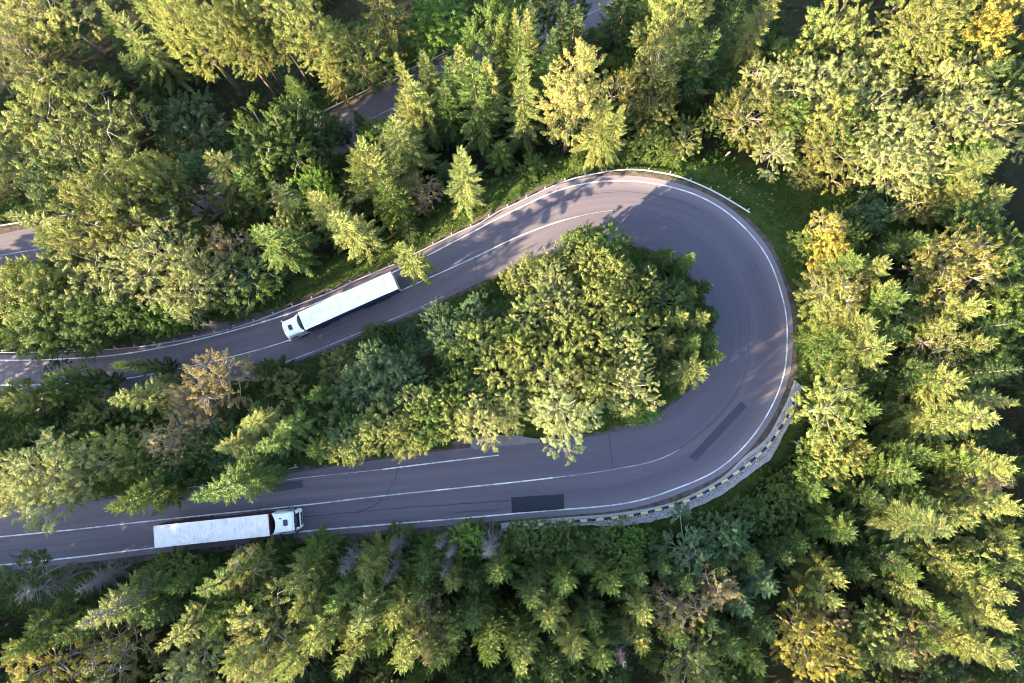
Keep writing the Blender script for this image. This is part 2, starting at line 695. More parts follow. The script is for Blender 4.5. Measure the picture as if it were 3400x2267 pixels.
vw = np.zeros(len(QE), np.float32)
vw[inn] = 1 - smooth((grid_at(RDG, QE[inn, 0], QE[inn, 1]) - 3.0) / 4.0)
vw[inside(CL, QE)] = 1
a = gme.attributes.new('verge', 'FLOAT', 'POINT')
a.data.foreach_set('value', vw)
g = link('ground', gme)
g['kind'] = 'structure'

# ------------------------------------------------------------------ roads
pu = np.array([pix((R_CEN[k][0], R_CEN[k][1], R_Z[k]))[0] for k in range(len(RS))])
main = ribbon('road', R_OA, R_IA, R_Z, R_S, M_ASPH, 12, 0.0, None, smooth((pu - 900) / 600))
main['kind'] = 'structure'
wob = 0.35 * np.sin(R_S * .9) + .25 * np.sin(R_S * 2.3 + 1)
sh = ribbon('road_shoulder', R_OA + acr * (0.7 + wob * .4)[:, None], R_OA - acr * .3, R_Z, R_S, M_DIRT, 3, -0.012)
sh['kind'] = 'structure'
sh2 = ribbon('road_shoulder', R_IA + acr * .3, R_IA - acr * (0.45 + wob * .5)[:, None], R_Z, R_S, M_DIRT, 3, -0.012)
sh2['kind'] = 'structure'
up = ribbon('upper_road', U_N, U_S, U_Z, U_SS, M_ASPH, 6, 0.0)
up['kind'] = 'structure'
w_u = .3 * np.sin(U_SS * .8)
shu = ribbon('road_shoulder', U_N - un * .9, U_N + un * (.35 + w_u * .4)[:, None], U_Z, U_SS, M_DIRT, 3, 0.006)
shu['kind'] = 'structure'

mk = MB()
# solid outer edge line
strip_mb(mk, R_OUT, R_Z, .17, .006)
mk2 = MB()


def span(u0, u1, line):
    """indices of road samples whose photo column lies between two marks"""
    pass


sx_ = np.array([pix((R_CEN[k][0], R_CEN[k][1], R_Z[k]))[0] for k in range(len(RS))])
half = int(np.argmax(sx_))
iA = np.arange(0, half)
iB = np.arange(half, len(RS))


def sel(ix, lo, hi):
    return ix[(sx_[ix] >= lo) & (sx_[ix] <= hi)]


k = sel(iA, 1290, 1420)
strip_mb(mk2, R_CEN[k], R_Z[k], .09, .006)
k = sel(iA, -400, 1300)
strip_mb(mk, R_CEN[k], R_Z[k], .13, .006)
k = sel(iB, -400, 1270)
strip_mb(mk, R_CEN[k], R_Z[k], .15, .006)
k = sel(iB, 1265, 1560)
strip_mb(mk2, R_CEN[k], R_Z[k], .11, .006)
k = sel(iA, 590, 1000)
strip_mb(mk2, R_IN[k] + acr[k] * .42, R_Z[k], .15, .006)
# edge line on the near side of the lower road
ln = spline([(*W(u, v, z), z) for (u, v, z) in [(880, 1077.5, 8.1), (1016, 1060.5, 7.9), (1146, 1045, 7.6)]], 8)
strip_mb(mk, ln[:, :2], ln[:, 2], .15, .006)
ln = spline([(*W(u, v, z), z) for (u, v, z) in [(632, 1105.5, 8.45), (700, 1096.5, 8.4), (880, 1077.5, 8.1)]], 8)
strip_mb(mk2, ln[:, :2], ln[:, 2], .10, .006)
strip_mb(mk2, U_C, U_Z, .15, .006)
o = mk.obj('road_marking', M_PAINT)
o['kind'] = 'structure'
o = mk2.obj('road_marking', M_PAINT2)
o['kind'] = 'structure'


def flat(name, poly, z, mat, dz):
    P = [(*W(u, v, z), z + dz) for (u, v) in poly]
    me = newmesh(name, P, [tuple(range(len(P)))], mat)
    if me.polygons[0].normal.z < 0:
        me.flip_normals()
    o = link(name, me)
    o['kind'] = 'structure'
    return o


def drape(name, corners, mat, dz, n=10):
    """quad patch on the road surface; corners in photo pixels"""
    a, b, c, d = [np.array(q, float) for q in corners]
    V = []
    for i in range(n + 1):
        f = i / n
        for j in range(4):
            gq = j / 3
            q = (a * (1 - f) + b * f) * (1 - gq) + (d * (1 - f) + c * f) * gq
            z = 5.0
            for _ in range(6):
                p = W(q[0], q[1], z)
                kk = np.argmin(((R_CEN - p) ** 2).sum(1) + 1000 * (R_Z < 1))
                # height along the road, interpolated
                z = R_Z[kk]
                best = kk
            # smooth height: project on the neighbouring samples
            k0, k1 = max(best - 1, 0), min(best + 1, len(RS) - 1)
            tv = R_CEN[k1] - R_CEN[k0]
            ff = np.clip(((p - R_CEN[k0]) @ tv) / (tv @ tv), 0, 1)
            z = R_Z[k0] * (1 - ff) + R_Z[k1] * ff
            V.append((*W(q[0], q[1], z), z + dz))
    Fc = [(i * 4 + j, i * 4 + j + 1, i * 4 + j + 5, i * 4 + j + 4) for i in range(n) for j in range(3)]
    me = newmesh(name, V, Fc, mat)
    if me.polygons[0].normal.z < 0:
        me.flip_normals()
    o = link(name, me)
    o['kind'] = 'structure'
    return o


drape('asphalt_patch', [(1174, 1142), (1295, 1134), (1296, 1169), (1176, 1178)], M_PATCH, .013)
drape('asphalt_patch', [(1581, 1051), (1703, 921), (1716, 933), (1600, 1057)], M_PATCH2, .013, 14)
drape('asphalt_patch', [(620, 1112), (694, 1102), (695, 1120), (622, 1131)], M_PATCH2, .004)
drape('asphalt_patch', [(676, 1195), (1170, 1150), (1172, 1172), (690, 1214)], M_PATCH2, .003, 20) if False else None

# concrete lay-by apron north of the lower road
AP = [(900, 1046), (960, 1033), (1030, 1017), (1075, 1003), (1130, 998), (1190, 1000), (1240, 1009), (1240, 1016),
      (1150, 1024), (1045, 1036), (950, 1049), (905, 1054)]
flat('concrete_apron', AP, 7.75, M_CONC2, -.03)

# tar seams and cracks
sm = MB()


def crack(pts, wdt, jit=.05, dz=.009):
    P = []
    for (u, v) in pts:
        z = 4.0
        for _ in range(8):
            p = W(u, v, z)
            kk = np.argmin(((R_CEN - p) ** 2).sum(1))
            z = R_Z[kk]
        P.append((*p, z))
    P = spline(P, 8)
    P[:, :2] += RNG.normal(0, jit, (len(P), 2)) * 1.0
    strip_mb(sm, P[:, :2], P[:, 2], wdt, dz)


def lat_crack(i0, i1, lat, wdt, jit=.02):
    P, Z = [], []
    for k in range(i0, i1, 2):
        c, o_, n_ = R_CEN[k], R_OUT[k], R_IN[k]
        P.append(c + (o_ - c) * -lat if lat < 0 else c + (n_ - c) * lat)
        Z.append(R_Z[k])
    P = np.array(P) + RNG.normal(0, jit, (len(P), 2))
    strip_mb(sm, P, np.array(Z), wdt, .008)


i_cr = sel(iA, 1250, 1700)
lat_crack(i_cr[0], i_cr[-1], -.62, .06)
i_cr = sel(iA, 1330, 3000)
lat_crack(i_cr[0], i_cr[-1] + 60, 0.02, .05)
crack([(182, 822), (186, 850), (183, 884), (181, 900)], .06, .02)
crack([(1089, 590), (1094, 612), (1092, 636)], .07, .03)
crack([(1398, 998), (1402, 1030), (1409, 1075)], .05, .02)
crack([(676, 1189), (800, 1177), (930, 1166), (1060, 1157), (1170, 1149)], .08, .03)
crack([(820, 1177), (860, 1160), (878, 1143)], .10, .04)
crack([(884, 1138), (905, 1105), (916, 1065)], .07, .05)
crack([(1050, 1176), (1090, 1174), (1140, 1172), (1146, 1163), (1146, 1150)], .05, .02)
crack([(157, 848), (175, 846), (195, 846)], .05, .02)
crack([(600, 880), (620, 872), (640, 862)], .04, .02)
crack([(697, 1120), (697, 1103)], .06, .01)
o = sm.obj('road_seam', M_SEAM)
o['kind'] = 'structure'
# ------------------------------------------------------------------ guard rails
def guard_rail(label, pts, zfun, spacing, flip, grp, posts=True, hgt=.72):
    """pts: photo pixels of the rail top; the posts stand behind it"""
    P = spline([(*W(u, v, zfun(u, v) + hgt), zfun(u, v)) for (u, v) in pts], 10)
    # resample
    s = np.concatenate([[0], np.cumsum(np.linalg.norm(np.diff(P[:, :2], axis=0), axis=1))])
    n = max(int(s[-1] / .7), 4)
    q = np.linspace(0, s[-1], n)
    X = np.stack([np.interp(q, s, P[:, j]) for j in range(3)], 1)
    T = np.gradient(X[:, :2], axis=0)
    T /= np.linalg.norm(T, axis=1)[:, None]
    N2 = np.stack([-T[:, 1], T[:, 0]], 1) * (1 if flip else -1)      # away from the road
    root = empty('guard_rail', (X[0][0], X[0][1], X[0][2]))
    tag(root, label, 'guard rail', grp)
    o0 = np.array([X[0][0], X[0][1], X[0][2]])
    prof = [(.0, -.31), (-.075, -.24), (-.075, -.20), (.0, -.16), (-.075, -.11), (-.075, -.06), (0.0, 0.0), (.045, 0.0),
            (-.03, -.06), (-.03, -.11), (.045, -.16), (-.03, -.20), (-.03, -.24), (.045, -.31)]
    V, Fq = [], []
    m = len(prof)
    for k in range(n):
        for (d, z) in prof:
            V.append((X[k][0] + N2[k][0] * d - o0[0], X[k][1] + N2[k][1] * d - o0[1], X[k][2] + hgt + z - o0[2]))
    for k in range(n - 1):
        for j in range(m):
            a, b = k * m + j, k * m + (j + 1) % m
            Fq.append((a, b, b + m, a + m))
    Fq += [tuple(range(m)), tuple(range((n - 1) * m, n * m))[::-1]]
    link('rail', newmesh('rail', V, Fq, M_GALV), root)
    if posts:
        pm = MB()
        pm.box((0.30, 0, -.62), (.10, .16, 1.34), 0, 0, .01)
        pm.box((0.14, 0, -.14), (.24, .09, .20))
        pmesh = pm.mesh('post', M_GALV)
        d = spacing * .5
        while d < s[-1] - .2:
            x = np.array([np.interp(d, q, X[:, j]) for j in range(3)])
            nn = np.array([np.interp(d, q, N2[:, j]) for j in range(2)])
            po = link('post', pmesh, root, (x[0] - o0[0], x[1] - o0[1], x[2] - o0[2] + hgt))
            po.rotation_euler = (0, 0, math.atan2(nn[1], nn[0]))
            d += spacing
    return root


def z_main(u, v):
    z = 0.0
    for _ in range(6):
        p = W(u, v, z + .7)
        kk = np.argmin(((R_CEN - p) ** 2).sum(1))
        z = R_Z[kk]
    return z


GR = 'steel guard rails along the roads'
guard_rail('grey steel guard rail with posts along the road verge at the left edge',
           [(-150, 804), (-60, 808), (0, 809), (70, 808.5), (136, 807.5)], z_main, 2.93, True, GR)
guard_rail('long steel guard rail beside the upper white lorry, curving off to the left',
           [(146.5, 806.8), (201, 804.4), (291.7, 798.4), (387, 786), (479.5, 767.5), (570, 742.4), (617, 725.6), (664, 707),
            (709, 689.4), (754.6, 672), (798, 652), (843.5, 631.7), (905, 606)], z_main, 2.93, True, GR)
guard_rail('pale steel guard rail sweeping round the top of the hairpin bend',
           [(930.7, 593), (972.6, 572), (1016, 551), (1060, 529.5), (1103, 511), (1142, 486), (1185.7, 466), (1227.6, 446),
            (1271, 426), (1316.5, 409), (1361.8, 399), (1408.7, 390.7), (1457, 388), (1504, 393), (1553, 402.4), (1598, 419),
            (1641.8, 439), (1683.7, 462.8), (1723, 487)], z_main, 2.93, True, GR)
guard_rail('steel guard rail along the far side of the shaded upper road', UPRAIL, lambda u, v: upz(u), 2.93, True, GR)
guard_rail('short bent guard rail half hidden by spruces above the lower lorry',
           [(330, 1129), (441, 1118.7), (530, 1106), (610, 1093.8), (642, 1085), (667, 1075), (683, 1071.7)],
           lambda u, v: z_main(u, v + 30) - .1, 2.93, True, GR)

# ------------------------------------------------------------------ stone parapet
IN_E = [(1150, 1202), (1163, 1200.7), (1295, 1189), (1401, 1180.7), (1507, 1164), (1577.5, 1141), (1657.5, 1098), (1710, 1049), (1760, 1007.7),
        (1792, 954), (1811.5, 912.5), (1826, 873)]
OUT_E = [(1152, 1221), (1170, 1220), (1342, 1206.6), (1413, 1209), (1507, 1195), (1577, 1173.6), (1636, 1148), (1680.5, 1121), (1730, 1083),
         (1770, 1053), (1795.6, 1007.7), (1819, 960), (1843, 888)]


def zpar(u, v):
    z = 5.0
    for _ in range(6):
        p = W(u, v, z + .3)
        z = R_Z[np.argmin(((R_OUT - p) ** 2).sum(1))]
    return z


def resamp(P, n):
    s = np.concatenate([[0], np.cumsum(np.linalg.norm(np.diff(P[:, :2], axis=0), axis=1))])
    q = np.linspace(0, s[-1], n)
    return np.stack([np.interp(q, s, P[:, j]) for j in range(P.shape[1])], 1)


NP_ = 90
pi_ = resamp(spline([(*W(u, v, zpar(u, v) + .25), zpar(u, v)) for (u, v) in IN_E], 8), NP_)
po_ = resamp(spline([(*W(u, v, zpar(u, v) + .25), zpar(u, v)) for (u, v) in OUT_E], 8), NP_)
par = empty('stone_parapet', (*pi_[NP_ // 2, :2], pi_[NP_ // 2, 2]))
tag(par, 'cobbled stone parapet with yellow and black painted kerb blocks outside the lower bend', 'parapet')
PO = np.array(par.location)


def band(name, fa, fb, za, zb, mat, depth=.5, wob=0.0):
    """solid band between fractions fa and fb of the parapet's width"""
    V, Fq = [], []
    for k in range(NP_):
        a = pi_[k, :2] * (1 - fa) + po_[k, :2] * fa
        b = pi_[k, :2] * (1 - fb) + po_[k, :2] * fb
        b = b + (b - a) / (np.linalg.norm(b - a) + 1e-6) * RNG.normal(0, wob)
        z = pi_[k, 2]
        V += [(a[0], a[1], z + za), (b[0], b[1], z + zb), (b[0], b[1], z + zb - depth), (a[0], a[1], z + za - depth)]
    V = np.array(V) - PO
    for k in range(NP_ - 1):
        for j in range(4):
            p, q = k * 4 + j, k * 4 + (j + 1) % 4
            Fq.append((p, p + 4, q + 4, q))
    Fq += [(3, 2, 1, 0), tuple((NP_ - 1) * 4 + j for j in range(4))]
    me = newmesh(name, V, Fq, mat)
    return link(name, me, par)


band('edging', 0.0, .17, .16, .20, M_CONC, .5, .03)
band('cobbled_top', .172, .72, .24, .30, M_STONE, .6)
band('retaining_wall', .722, 1.0, .27, .22, M_CONC, 4.5, .05)
YB = [(1173, 1209), (1206, 1206.5), (1241.5, 1204), (1276, 1201), (1308.8, 1198), (1340, 1195.5), (1378, 1192.5), (1412, 1188.5), (1446, 1184),
      (1479.5, 1177.8), (1511, 1170.6), (1544, 1161), (1576, 1150), (1607, 1137.4), (1634.6, 1121.5), (1663.7, 1104.5), (1691, 1085.5),
      (1716.5, 1066.6), (1742.5, 1044), (1766, 1020.7), (1785, 994.5), (1802, 967), (1817.5, 937), (1830, 905.5)]
ya = np.array([(*W(u, v, zpar(u, v) + .3), zpar(u, v)) for (u, v) in YB])
for col, mat, off in (('yellow', M_YEL, 0), ('black', M_BLK, 1)):
    for k in range(len(ya) - off):
        c = ya[k] if off == 0 else .5 * (ya[k] + ya[k + 1])
        tvec = ya[min(k + 1, len(ya) - 1)] - ya[max(k - 1, 0)] if off == 0 else ya[k + 1] - ya[k]
        an = math.atan2(tvec[1], tvec[0])
        b = MB().box((0, 0, 0), (.98 + random.uniform(-.06, .06), .27, .14), 0, 0, .03)
        bo = b.obj('kerb_block', mat, par, tuple(c + np.array([0, 0, .305]) - PO))
        bo.rotation_euler = (0, 0, an + random.uniform(-.03, .03))
        bo['label'] = col + ' painted kerb block'

# ------------------------------------------------------------------ lorries
def loft(levels, seg=5):
    """stack of rounded rectangles: (z, xback, xfront, halfwidth, radius front, radius back)"""
    V, Fq = [], []
    n = 4 * (seg + 1)
    for (z, xb, xf, hw, rf, rb_) in levels:
        for (cx, cy, r, a0) in ((xf - rf, hw - rf, rf, 0), (xb + rb_, hw - rb_, rb_, 90), (xb + rb_, -hw + rb_, rb_, 180),
                                (xf - rf, -hw + rf, rf, 270)):
            for k in range(seg + 1):
                an = math.radians(a0 + 90 * k / seg)
                V.append((cx + r * math.cos(an), cy + r * math.sin(an), z))
    for L in range(len(levels) - 1):
        for j in range(n):
            a, b = L * n + j, L * n + (j + 1) % n
            Fq.append((a, b, b + n, a + n))
    Fq += [tuple(range(n))[::-1], tuple(range((len(levels) - 1) * n, len(levels) * n))]
    return V, Fq


def lathe_y(prof, n=20):
    """(radius, y) profile turned about the y axis"""
    V, Fq = [], []
    m = len(prof)
    for k in range(n):
        an = 2 * PI * k / n
        for (r, y) in prof:
            V.append((r * math.cos(an), y, r * math.sin(an)))
    for k in range(n):
        for j in range(m - 1):
            a, b = k * m + j, ((k + 1) % n) * m + j
            Fq.append((a, a + 1, b + 1, b))
    return V, Fq


t = NT('lorry_white_paint')
tc = t.n('ShaderNodeTexCoord').outputs['Object']
f = t.noise(tc, 2.0, 4)
c = t.mix(t.math('MULTIPLY', f, .3), (.82, .80, .78), (.60, .58, .56))
M_LWHITE = t.done(t.bsdf(c, .35, 0, .5).outputs[0])
t = NT('tarpaulin_roof')
tc = t.n('ShaderNodeTexCoord').outputs['Object']
f = t.noise(t.mapping(tc, (.35, 1.6, 1)), 1.2, 6, .7)
f2 = t.noise(tc, .9, 4, .6)
c = t.ramp(f, [(.3, (.64, .62, .59)), (.55, (.84, .81, .77)), (.8, (.72, .70, .67))])
c = t.mix(t.ramp(f2, [(.60, (0, 0, 0)), (.78, (.5, .5, .5))]), c, (.50, .49, .48))
M_ROOF = t.done(t.bsdf(c, .6, 0, .35, t.bump(f, .25, .05)).outputs[0])
t = NT('stained_tarpaulin_roof')
tc = t.n('ShaderNodeTexCoord').outputs['Object']
f = t.noise(t.mapping(tc, (1.0, .35, 1)), 1.3, 6, .7)
f2 = t.noise(tc, 1.3, 5, .7)
c = t.ramp(f, [(.3, (.50, .46, .44)), (.5, (.72, .67, .64)), (.7, (.58, .54, .52))])
c = t.mix(t.ramp(f2, [(.52, (0, 0, 0)), (.75, (.6, .6, .6))]), c, (.38, .34, .33))
M_ROOF2 = t.done(t.bsdf(c, .65, 0, .3, t.bump(f, .3, .05)).outputs[0])
M_SEAMW = simple('tarpaulin_seam', (.70, .68, .66), .6, 0, .3, .3, 3)
M_NAVY = simple('navy_curtain', (.020, .035, .105), .5, 0, .4, .2, 2)
M_MAROON = simple('maroon_curtain', (.085, .022, .030), .55, 0, .4, .35, 1.5)
M_GLASS = simple('dark_glass', (.012, .014, .02), .08, 0, .6, .05)
M_TYRE = simple('tyre_rubber', (.018, .018, .02), .85, 0, .2)
M_DARK = simple('dark_plastic', (.025, .025, .028), .6, 0, .3)
M_STEEL = simple('chassis_steel', (.06, .06, .065), .6, .3, .4)
M_ALU = simple('brushed_aluminium', (.55, .55, .57), .35, .8, .5)
M_LAMP = simple('lamp_lens', (.85, .85, .82), .15, 0, .6, .02)
M_TAIL = simple('tail_lamp', (.35, .02, .02), .3, 0, .5)


def lorry(label, loc, heading, pitch, curtain, roofmat, hatch_detail, warm_rear):
    root = empty('articulated_lorry', loc)
    root.rotation_euler = Euler((0, pitch, heading), 'XYZ')
    tag(root, label, 'lorry')
    rr = random.Random(3)
    # trailer: curtain sides
    b = MB()
    for sgn in (-1, 1):
        n = 40
        V, Fq = [], []
        for k in range(n + 1):
            x = -8.45 + 13.5 * k / n
            y = sgn * (1.262 + .012 * math.sin(k * 2.1) + rr.uniform(-.004, .004))
            V += [(x, y, 1.22), (x, y + sgn * .01, 2.5), (x, sgn * 1.262, 3.86)]
        for k in range(n):
            for j in range(2):
                a = k * 3 + j
                Fq.append((a, a + 3, a + 4, a + 1) if sgn < 0 else (a, a + 1, a + 4, a + 3))
        b.add(V, Fq)
    b.box((-1.7, 0, 1.24), (13.5, 2.5, .08))
    side = b.obj('curtain_side', curtain, root)
    b = MB()
    b.box((5.075, 0, 2.55), (.07, 2.53, 2.68), 0, 0, .03)
    b.obj('front_bulkhead', curtain if not warm_rear else M_DARK, root)
    b = MB()
    for y in (-.635, .635):
        b.box((-8.49, y, 2.55), (.07, 1.255, 2.6))
    for y in (-1.0, -.35, .35, 1.0):
        b.tube([(-8.55, y, 1.3), (-8.55, y, 3.8)], .02, 6)
    dr = b.obj('rear_door', M_LWHITE, root)
    # roof: tarpaulin over hoops
    nx_, ny_ = 68, 10
    V, Fq = [], []
    for i in range(nx_ + 1):
        x = -8.53 + 13.64 * i / nx_
        hoop = .5 + .5 * math.cos(2 * PI * (x + 8.53) / 1.36)
        for j in range(ny_ + 1):
            y = -1.275 + 2.55 * j / ny_
            e = 1 - abs(y / 1.275) ** 6
            z = 3.93 + e * (.035 + .028 * hoop + rr.uniform(-.006, .006)
                            + (.022 * math.sin(6 * (x * .7 + y * 1.6)) if (not warm_rear and x > 0) else 0))
            V.append((x, y, z))
    for i in range(nx_):
        for j in range(ny_):
            a = i * (ny_ + 1) + j
            Fq.append((a, a + ny_ + 1, a + ny_ + 2, a + 1))
    link('trailer_roof', newmesh('trailer_roof', V, Fq, roofmat, None, True), root)
    b = MB()
    for y in (-1.265, 1.265):
        b.box((-1.7, y, 3.893), (13.62, .05, .07))
    for x in (-8.50, 5.09):
        b.box((x, 0, 3.893), (.05, 2.47, .07))
    b.obj('roof_rail', M_LWHITE, root)
    b = MB()
    for k in range(1, 10):
        x = -8.53 + 1.364 * k
        V = []
        for j in range(9):
            y = -1.25 + 2.5 * j / 8
            z = 3.93 + (1 - abs(y / 1.275) ** 6) * .07 + .006
            V += [(x - .025, y, z), (x + .025, y, z)]
        b.add(V, [(2 * j, 2 * j + 1, 2 * j + 3, 2 * j + 2) for j in range(8)])
    b.obj('roof_seam', M_SEAMW, root)
    b = MB()
    for y, col_ in ((-.25, 0), (-.1, 0), (.12, 0)):
        b.tube(spline([(5.08, y, 2.0), (5.3, y * 1.4, 1.5), (5.6, y * .8, 1.55), (5.74, y, 1.9)], 4), .022, 6)
    b.obj('air_hose', M_RED, root)
    b = MB()
    b.box((5.40, 0, 1.02), (.62, 1.3, .05))
    b.obj('deck_plate', M_ALU, root)
    # chassis, landing legs, underrun guards
    b = MB()
    for y in (-.45, .45):
        b.box((-1.7, y, 1.0), (13.4, .14, .36))
        b.box((5.0, y, .78), (5.6, .12, .26))
    for x in (-7.5, -5, -2, 1, 3.5):
        b.box((x, 0, 1.0), (.12, 2.3, .14))
    for y in (-.9, .9):
        b.box((1.6, y, .55), (.14, .14, 1.0))
    b.obj('chassis', M_STEEL, root)
    for sgn in (-1, 1):
        b = MB()
        for z in (.55, .85):
            b.box((-.9, sgn * 1.2, z), (3.6, .04, .12))
        b.obj('underrun_guard', M_ALU, root)
        b = MB()
        b.box((-8.5, sgn * 1.0, .95), (.06, .42, .16), 0, 0, .02)
        b.obj('tail_light', M_TAIL, root)
        b = MB()
        pts = lathe_y([(.01, -.55), (.30, -.55), (.33, -.5), (.33, .5), (.30, .55), (.01, .55)], 14)
        b.add([(4.95 + p[1], sgn * .98 + p[0] * .9, .72 + p[2]) for p in pts[0]], pts[1])
        b.obj('fuel_tank', M_ALU, root)
    # wheels: tyre with a rim
    tv = lathe_y([(.29, -.15), (.44, -.16), (.49, -.12), (.50, 0), (.49, .12), (.44, .16), (.29, .15)], 22)
    tme = newmesh('wheel', tv[0], tv[1], M_TYRE, None, True)
    rv = lathe_y([(.01, .06), (.10, .10), (.12, .04), (.24, .03), (.29, .145), (.29, -.145), (.01, -.1)], 22)
    rme = newmesh('rim', rv[0], rv[1], M_ALU, None, True)
    for (x, y) in [(6.95, 1.05), (3.2, 1.08), (3.2, .74), (-3.4, 1.08), (-4.71, 1.08), (-6.02, 1.08)]:
        for sgn in (-1, 1):
            wh = link('wheel', tme, root, (x, sgn * y, .5))
            wh.rotation_euler = (0, 0, 0 if sgn > 0 else PI)
            link('rim', rme, wh)
    # cab
    LV = [(.42, 5.82, 8.10, 1.17, .30, .08), (.60, 5.78, 8.22, 1.22, .34, .08), (1.15, 5.75, 8.24, 1.245, .34, .08),
          (1.72, 5.74, 8.20, 1.245, .33, .08), (1.84, 5.74, 8.15, 1.24, .32, .08), (2.78, 5.74, 7.92, 1.225, .32, .10),
          (3.02, 5.76, 7.80, 1.20, .32, .12), (3.25, 5.80, 7.66, 1.15, .30, .15), (3.38, 5.86, 7.52, 1.06, .28, .18),
          (3.43, 5.95, 7.36, .94, .24, .2)]
    V, Fq = loft(LV, 6)
    cab = link('cab', newmesh('cab', V, Fq, M_LWHITE, None, True), root)
    em = cab.data
    # roof fairing with a hollowed rear edge and side wings
    V, Fq = [], []
    n = 12
    for k in range(n + 1):
        y = -1.2 + 2.4 * k / n
        xr = 5.36 + .42 * (1 - (abs(y) / 1.2) ** 2.2)
        zr = 3.62 - .16 * (abs(y) / 1.2) ** 3
        V += [(6.95, y * .82, 3.40 - .08 * (abs(y) / 1.2) ** 3), (6.3, y * .9, 3.52 - .12 * (abs(y) / 1.2) ** 3), (xr, y, zr), (xr, y, zr - .1),
              (6.3, y * .9, 3.2), (6.95, y * .82, 3.2)]
    for k in range(n):
        for j in range(6):
            a, b_ = k * 6 + j, k * 6 + (j + 1) % 6
            Fq.append((a, a + 6, b_ + 6, b_))
    Fq += [tuple(range(6)), tuple(range(n * 6, n * 6 + 6))[::-1]]
    link('roof_fairing', newmesh('roof_fairing', V, Fq, M_LWHITE, None, False), cab)
    for sgn in (-1, 1):
        b = MB()
        y0, y1 = sgn * 1.20, sgn * 1.245
        b.add([(5.8, y0, 1.1), (5.8, y1, 1.1), (5.8, y1, 3.35), (5.8, y0, 3.35), (5.34, y0, 1.1), (5.34, y1 * 1.01, 1.1),
               (5.38, y1, 3.42), (5.38, y0, 3.42)],
              [(0, 1, 2, 3), (4, 7, 6, 5), (0, 4, 5, 1), (3, 2, 6, 7), (1, 5, 6, 2), (0, 3, 7, 4)])
        b.obj('side_deflector', M_LWHITE, cab)
        # side window and door
        b = MB()
        yw = sgn * 1.247
        b.add([(7.72, yw, 1.80), (6.75, yw, 1.72), (6.75, sgn * 1.243, 2.55), (7.55, sgn * 1.243, 2.58)],
              [(0, 1, 2, 3) if sgn > 0 else (3, 2, 1, 0)])
        b.obj('side_window', M_GLASS, cab)
        b = MB()
        b.box((7.95, sgn * 1.43, 2.35), (.16, .20, .62), 0, 0, .05)
        b.box((7.86, sgn * 1.30, 2.62), (.06, .24, .05))
        b.obj('wing_mirror', M_LWHITE if warm_rear else M_DARK, cab)
        b = MB()
        b.box((8.13, sgn * .92, .95), (.20, .42, .22), 0, 0, .06)
        b.obj('headlight', M_LAMP, cab)
        b = MB()
        b.box((6.3, sgn * 1.235, .62), (.9, .06, .5), 0, 0, .02)
        b.obj('step_panel', M_DARK, cab)
    # windscreen, sun visor, grille, hatch
    V, Fq = [], []
    for k in range(13):
        y = -1.08 + 2.16 * k / 12
        bow = .20 * max(0, (abs(y) - .82) / .26) ** 2
        V += [(8.165 - bow, y, 1.86), (7.94 - bow, y * .985, 2.72)]
    Fq = [(2 * k, 2 * k + 2, 2 * k + 3, 2 * k + 1) for k in range(12)]
    link('windscreen', newmesh('windscreen', V, Fq, M_GLASS), cab)
    b = MB()
    V, Fq = [], []
    for k in range(13):
        y = -1.16 + 2.32 * k / 12
        bow = .22 * (abs(y) / 1.16) ** 3
        V += [(7.84 - bow, y, 2.98), (8.12 - bow, y, 2.80), (8.12 - bow, y, 2.74), (7.88 - bow, y, 2.86)]
    for k in range(12):
        for j in range(4):
            a, b2 = k * 4 + j, k * 4 + (j + 1) % 4
            Fq.append((a, b2, b2 + 4, a + 4))
    Fq += [(0, 3, 2, 1), (48, 49, 50, 51)]
    vis = link('sun_visor', newmesh('sun_visor', V, Fq, M_DARK if not warm_rear else M_LWHITE), cab)
    if not warm_rear:
        for y in (-.42, .42, 1.02):
            b = MB()
            b.box((7.86 - .1 * (abs(y) > .8), y, 3.03), (.12, .12, .10), 0, 0, .03)
            b.obj('marker_lamp', M_LAMP, cab)
    b = MB()
    b.box((8.245, 0, 1.25), (.03, 1.5, .5))
    b.box((8.225, 0, .62), (.05, 1.7, .16))
    b.obj('grille', M_DARK, cab)
    b = MB()
    b.box((6.95, 0, 3.475), (.52, .74, .05), 0, 0, .08)
    hb = b.obj('roof_hatch', M_LWHITE, cab)
    b = MB()
    b.box((6.95, 0, 3.503), (.42, .60, .012), 0, 0, .07)
    b.obj('hatch_glass', M_GLASS, hb) if False else None
    hb.data.materials.clear()
    hb.data.materials.append(M_GLASS)
    if not warm_rear:
        b = MB()
        b.tube([(6.2, .55, 3.5), (6.5, .55, 3.52)], .05, 8)
        b.obj('air_horn', M_DARK, cab)
    return root


def road_z_at(p):
    kk = int(np.argmin(((R_CEN - p) ** 2).sum(1)))
    k0, k1 = max(kk - 1, 0), min(kk + 1, len(RS) - 1)
    tv = R_CEN[k1] - R_CEN[k0]
    f = np.clip(((p - R_CEN[k0]) @ tv) / (tv @ tv), 0, 1)
    return R_Z[k0] * (1 - f) + R_Z[k1] * f


def place_lorry(label, front, rear, *a):
    """front, rear: photo pixels of the ends of the trailer roof's middle line"""
    zz = 4.0
    for _ in range(4):
        pf = W(*front, zz)
        pr = W(*rear, zz)
        zz = road_z_at((pf + pr) / 2) + 4.0
    d = (pf - pr) / np.linalg.norm(pf - pr)
    mid = (pf + pr) / 2
    print('lorry roof length', np.linalg.norm(pf - pr))
    base_ = mid + d * 1.71
    zf, zr = road_z_at(base_ + d * 6.9), road_z_at(base_ - d * 5)
    pitch = -math.atan2(zf - zr, 11.9)
    zb = zr + (zf - zr) * 5 / 11.9
    return lorry(label, (base_[0], base_[1], zb + .008), math.atan2(d[1], d[0]), pitch, *a)


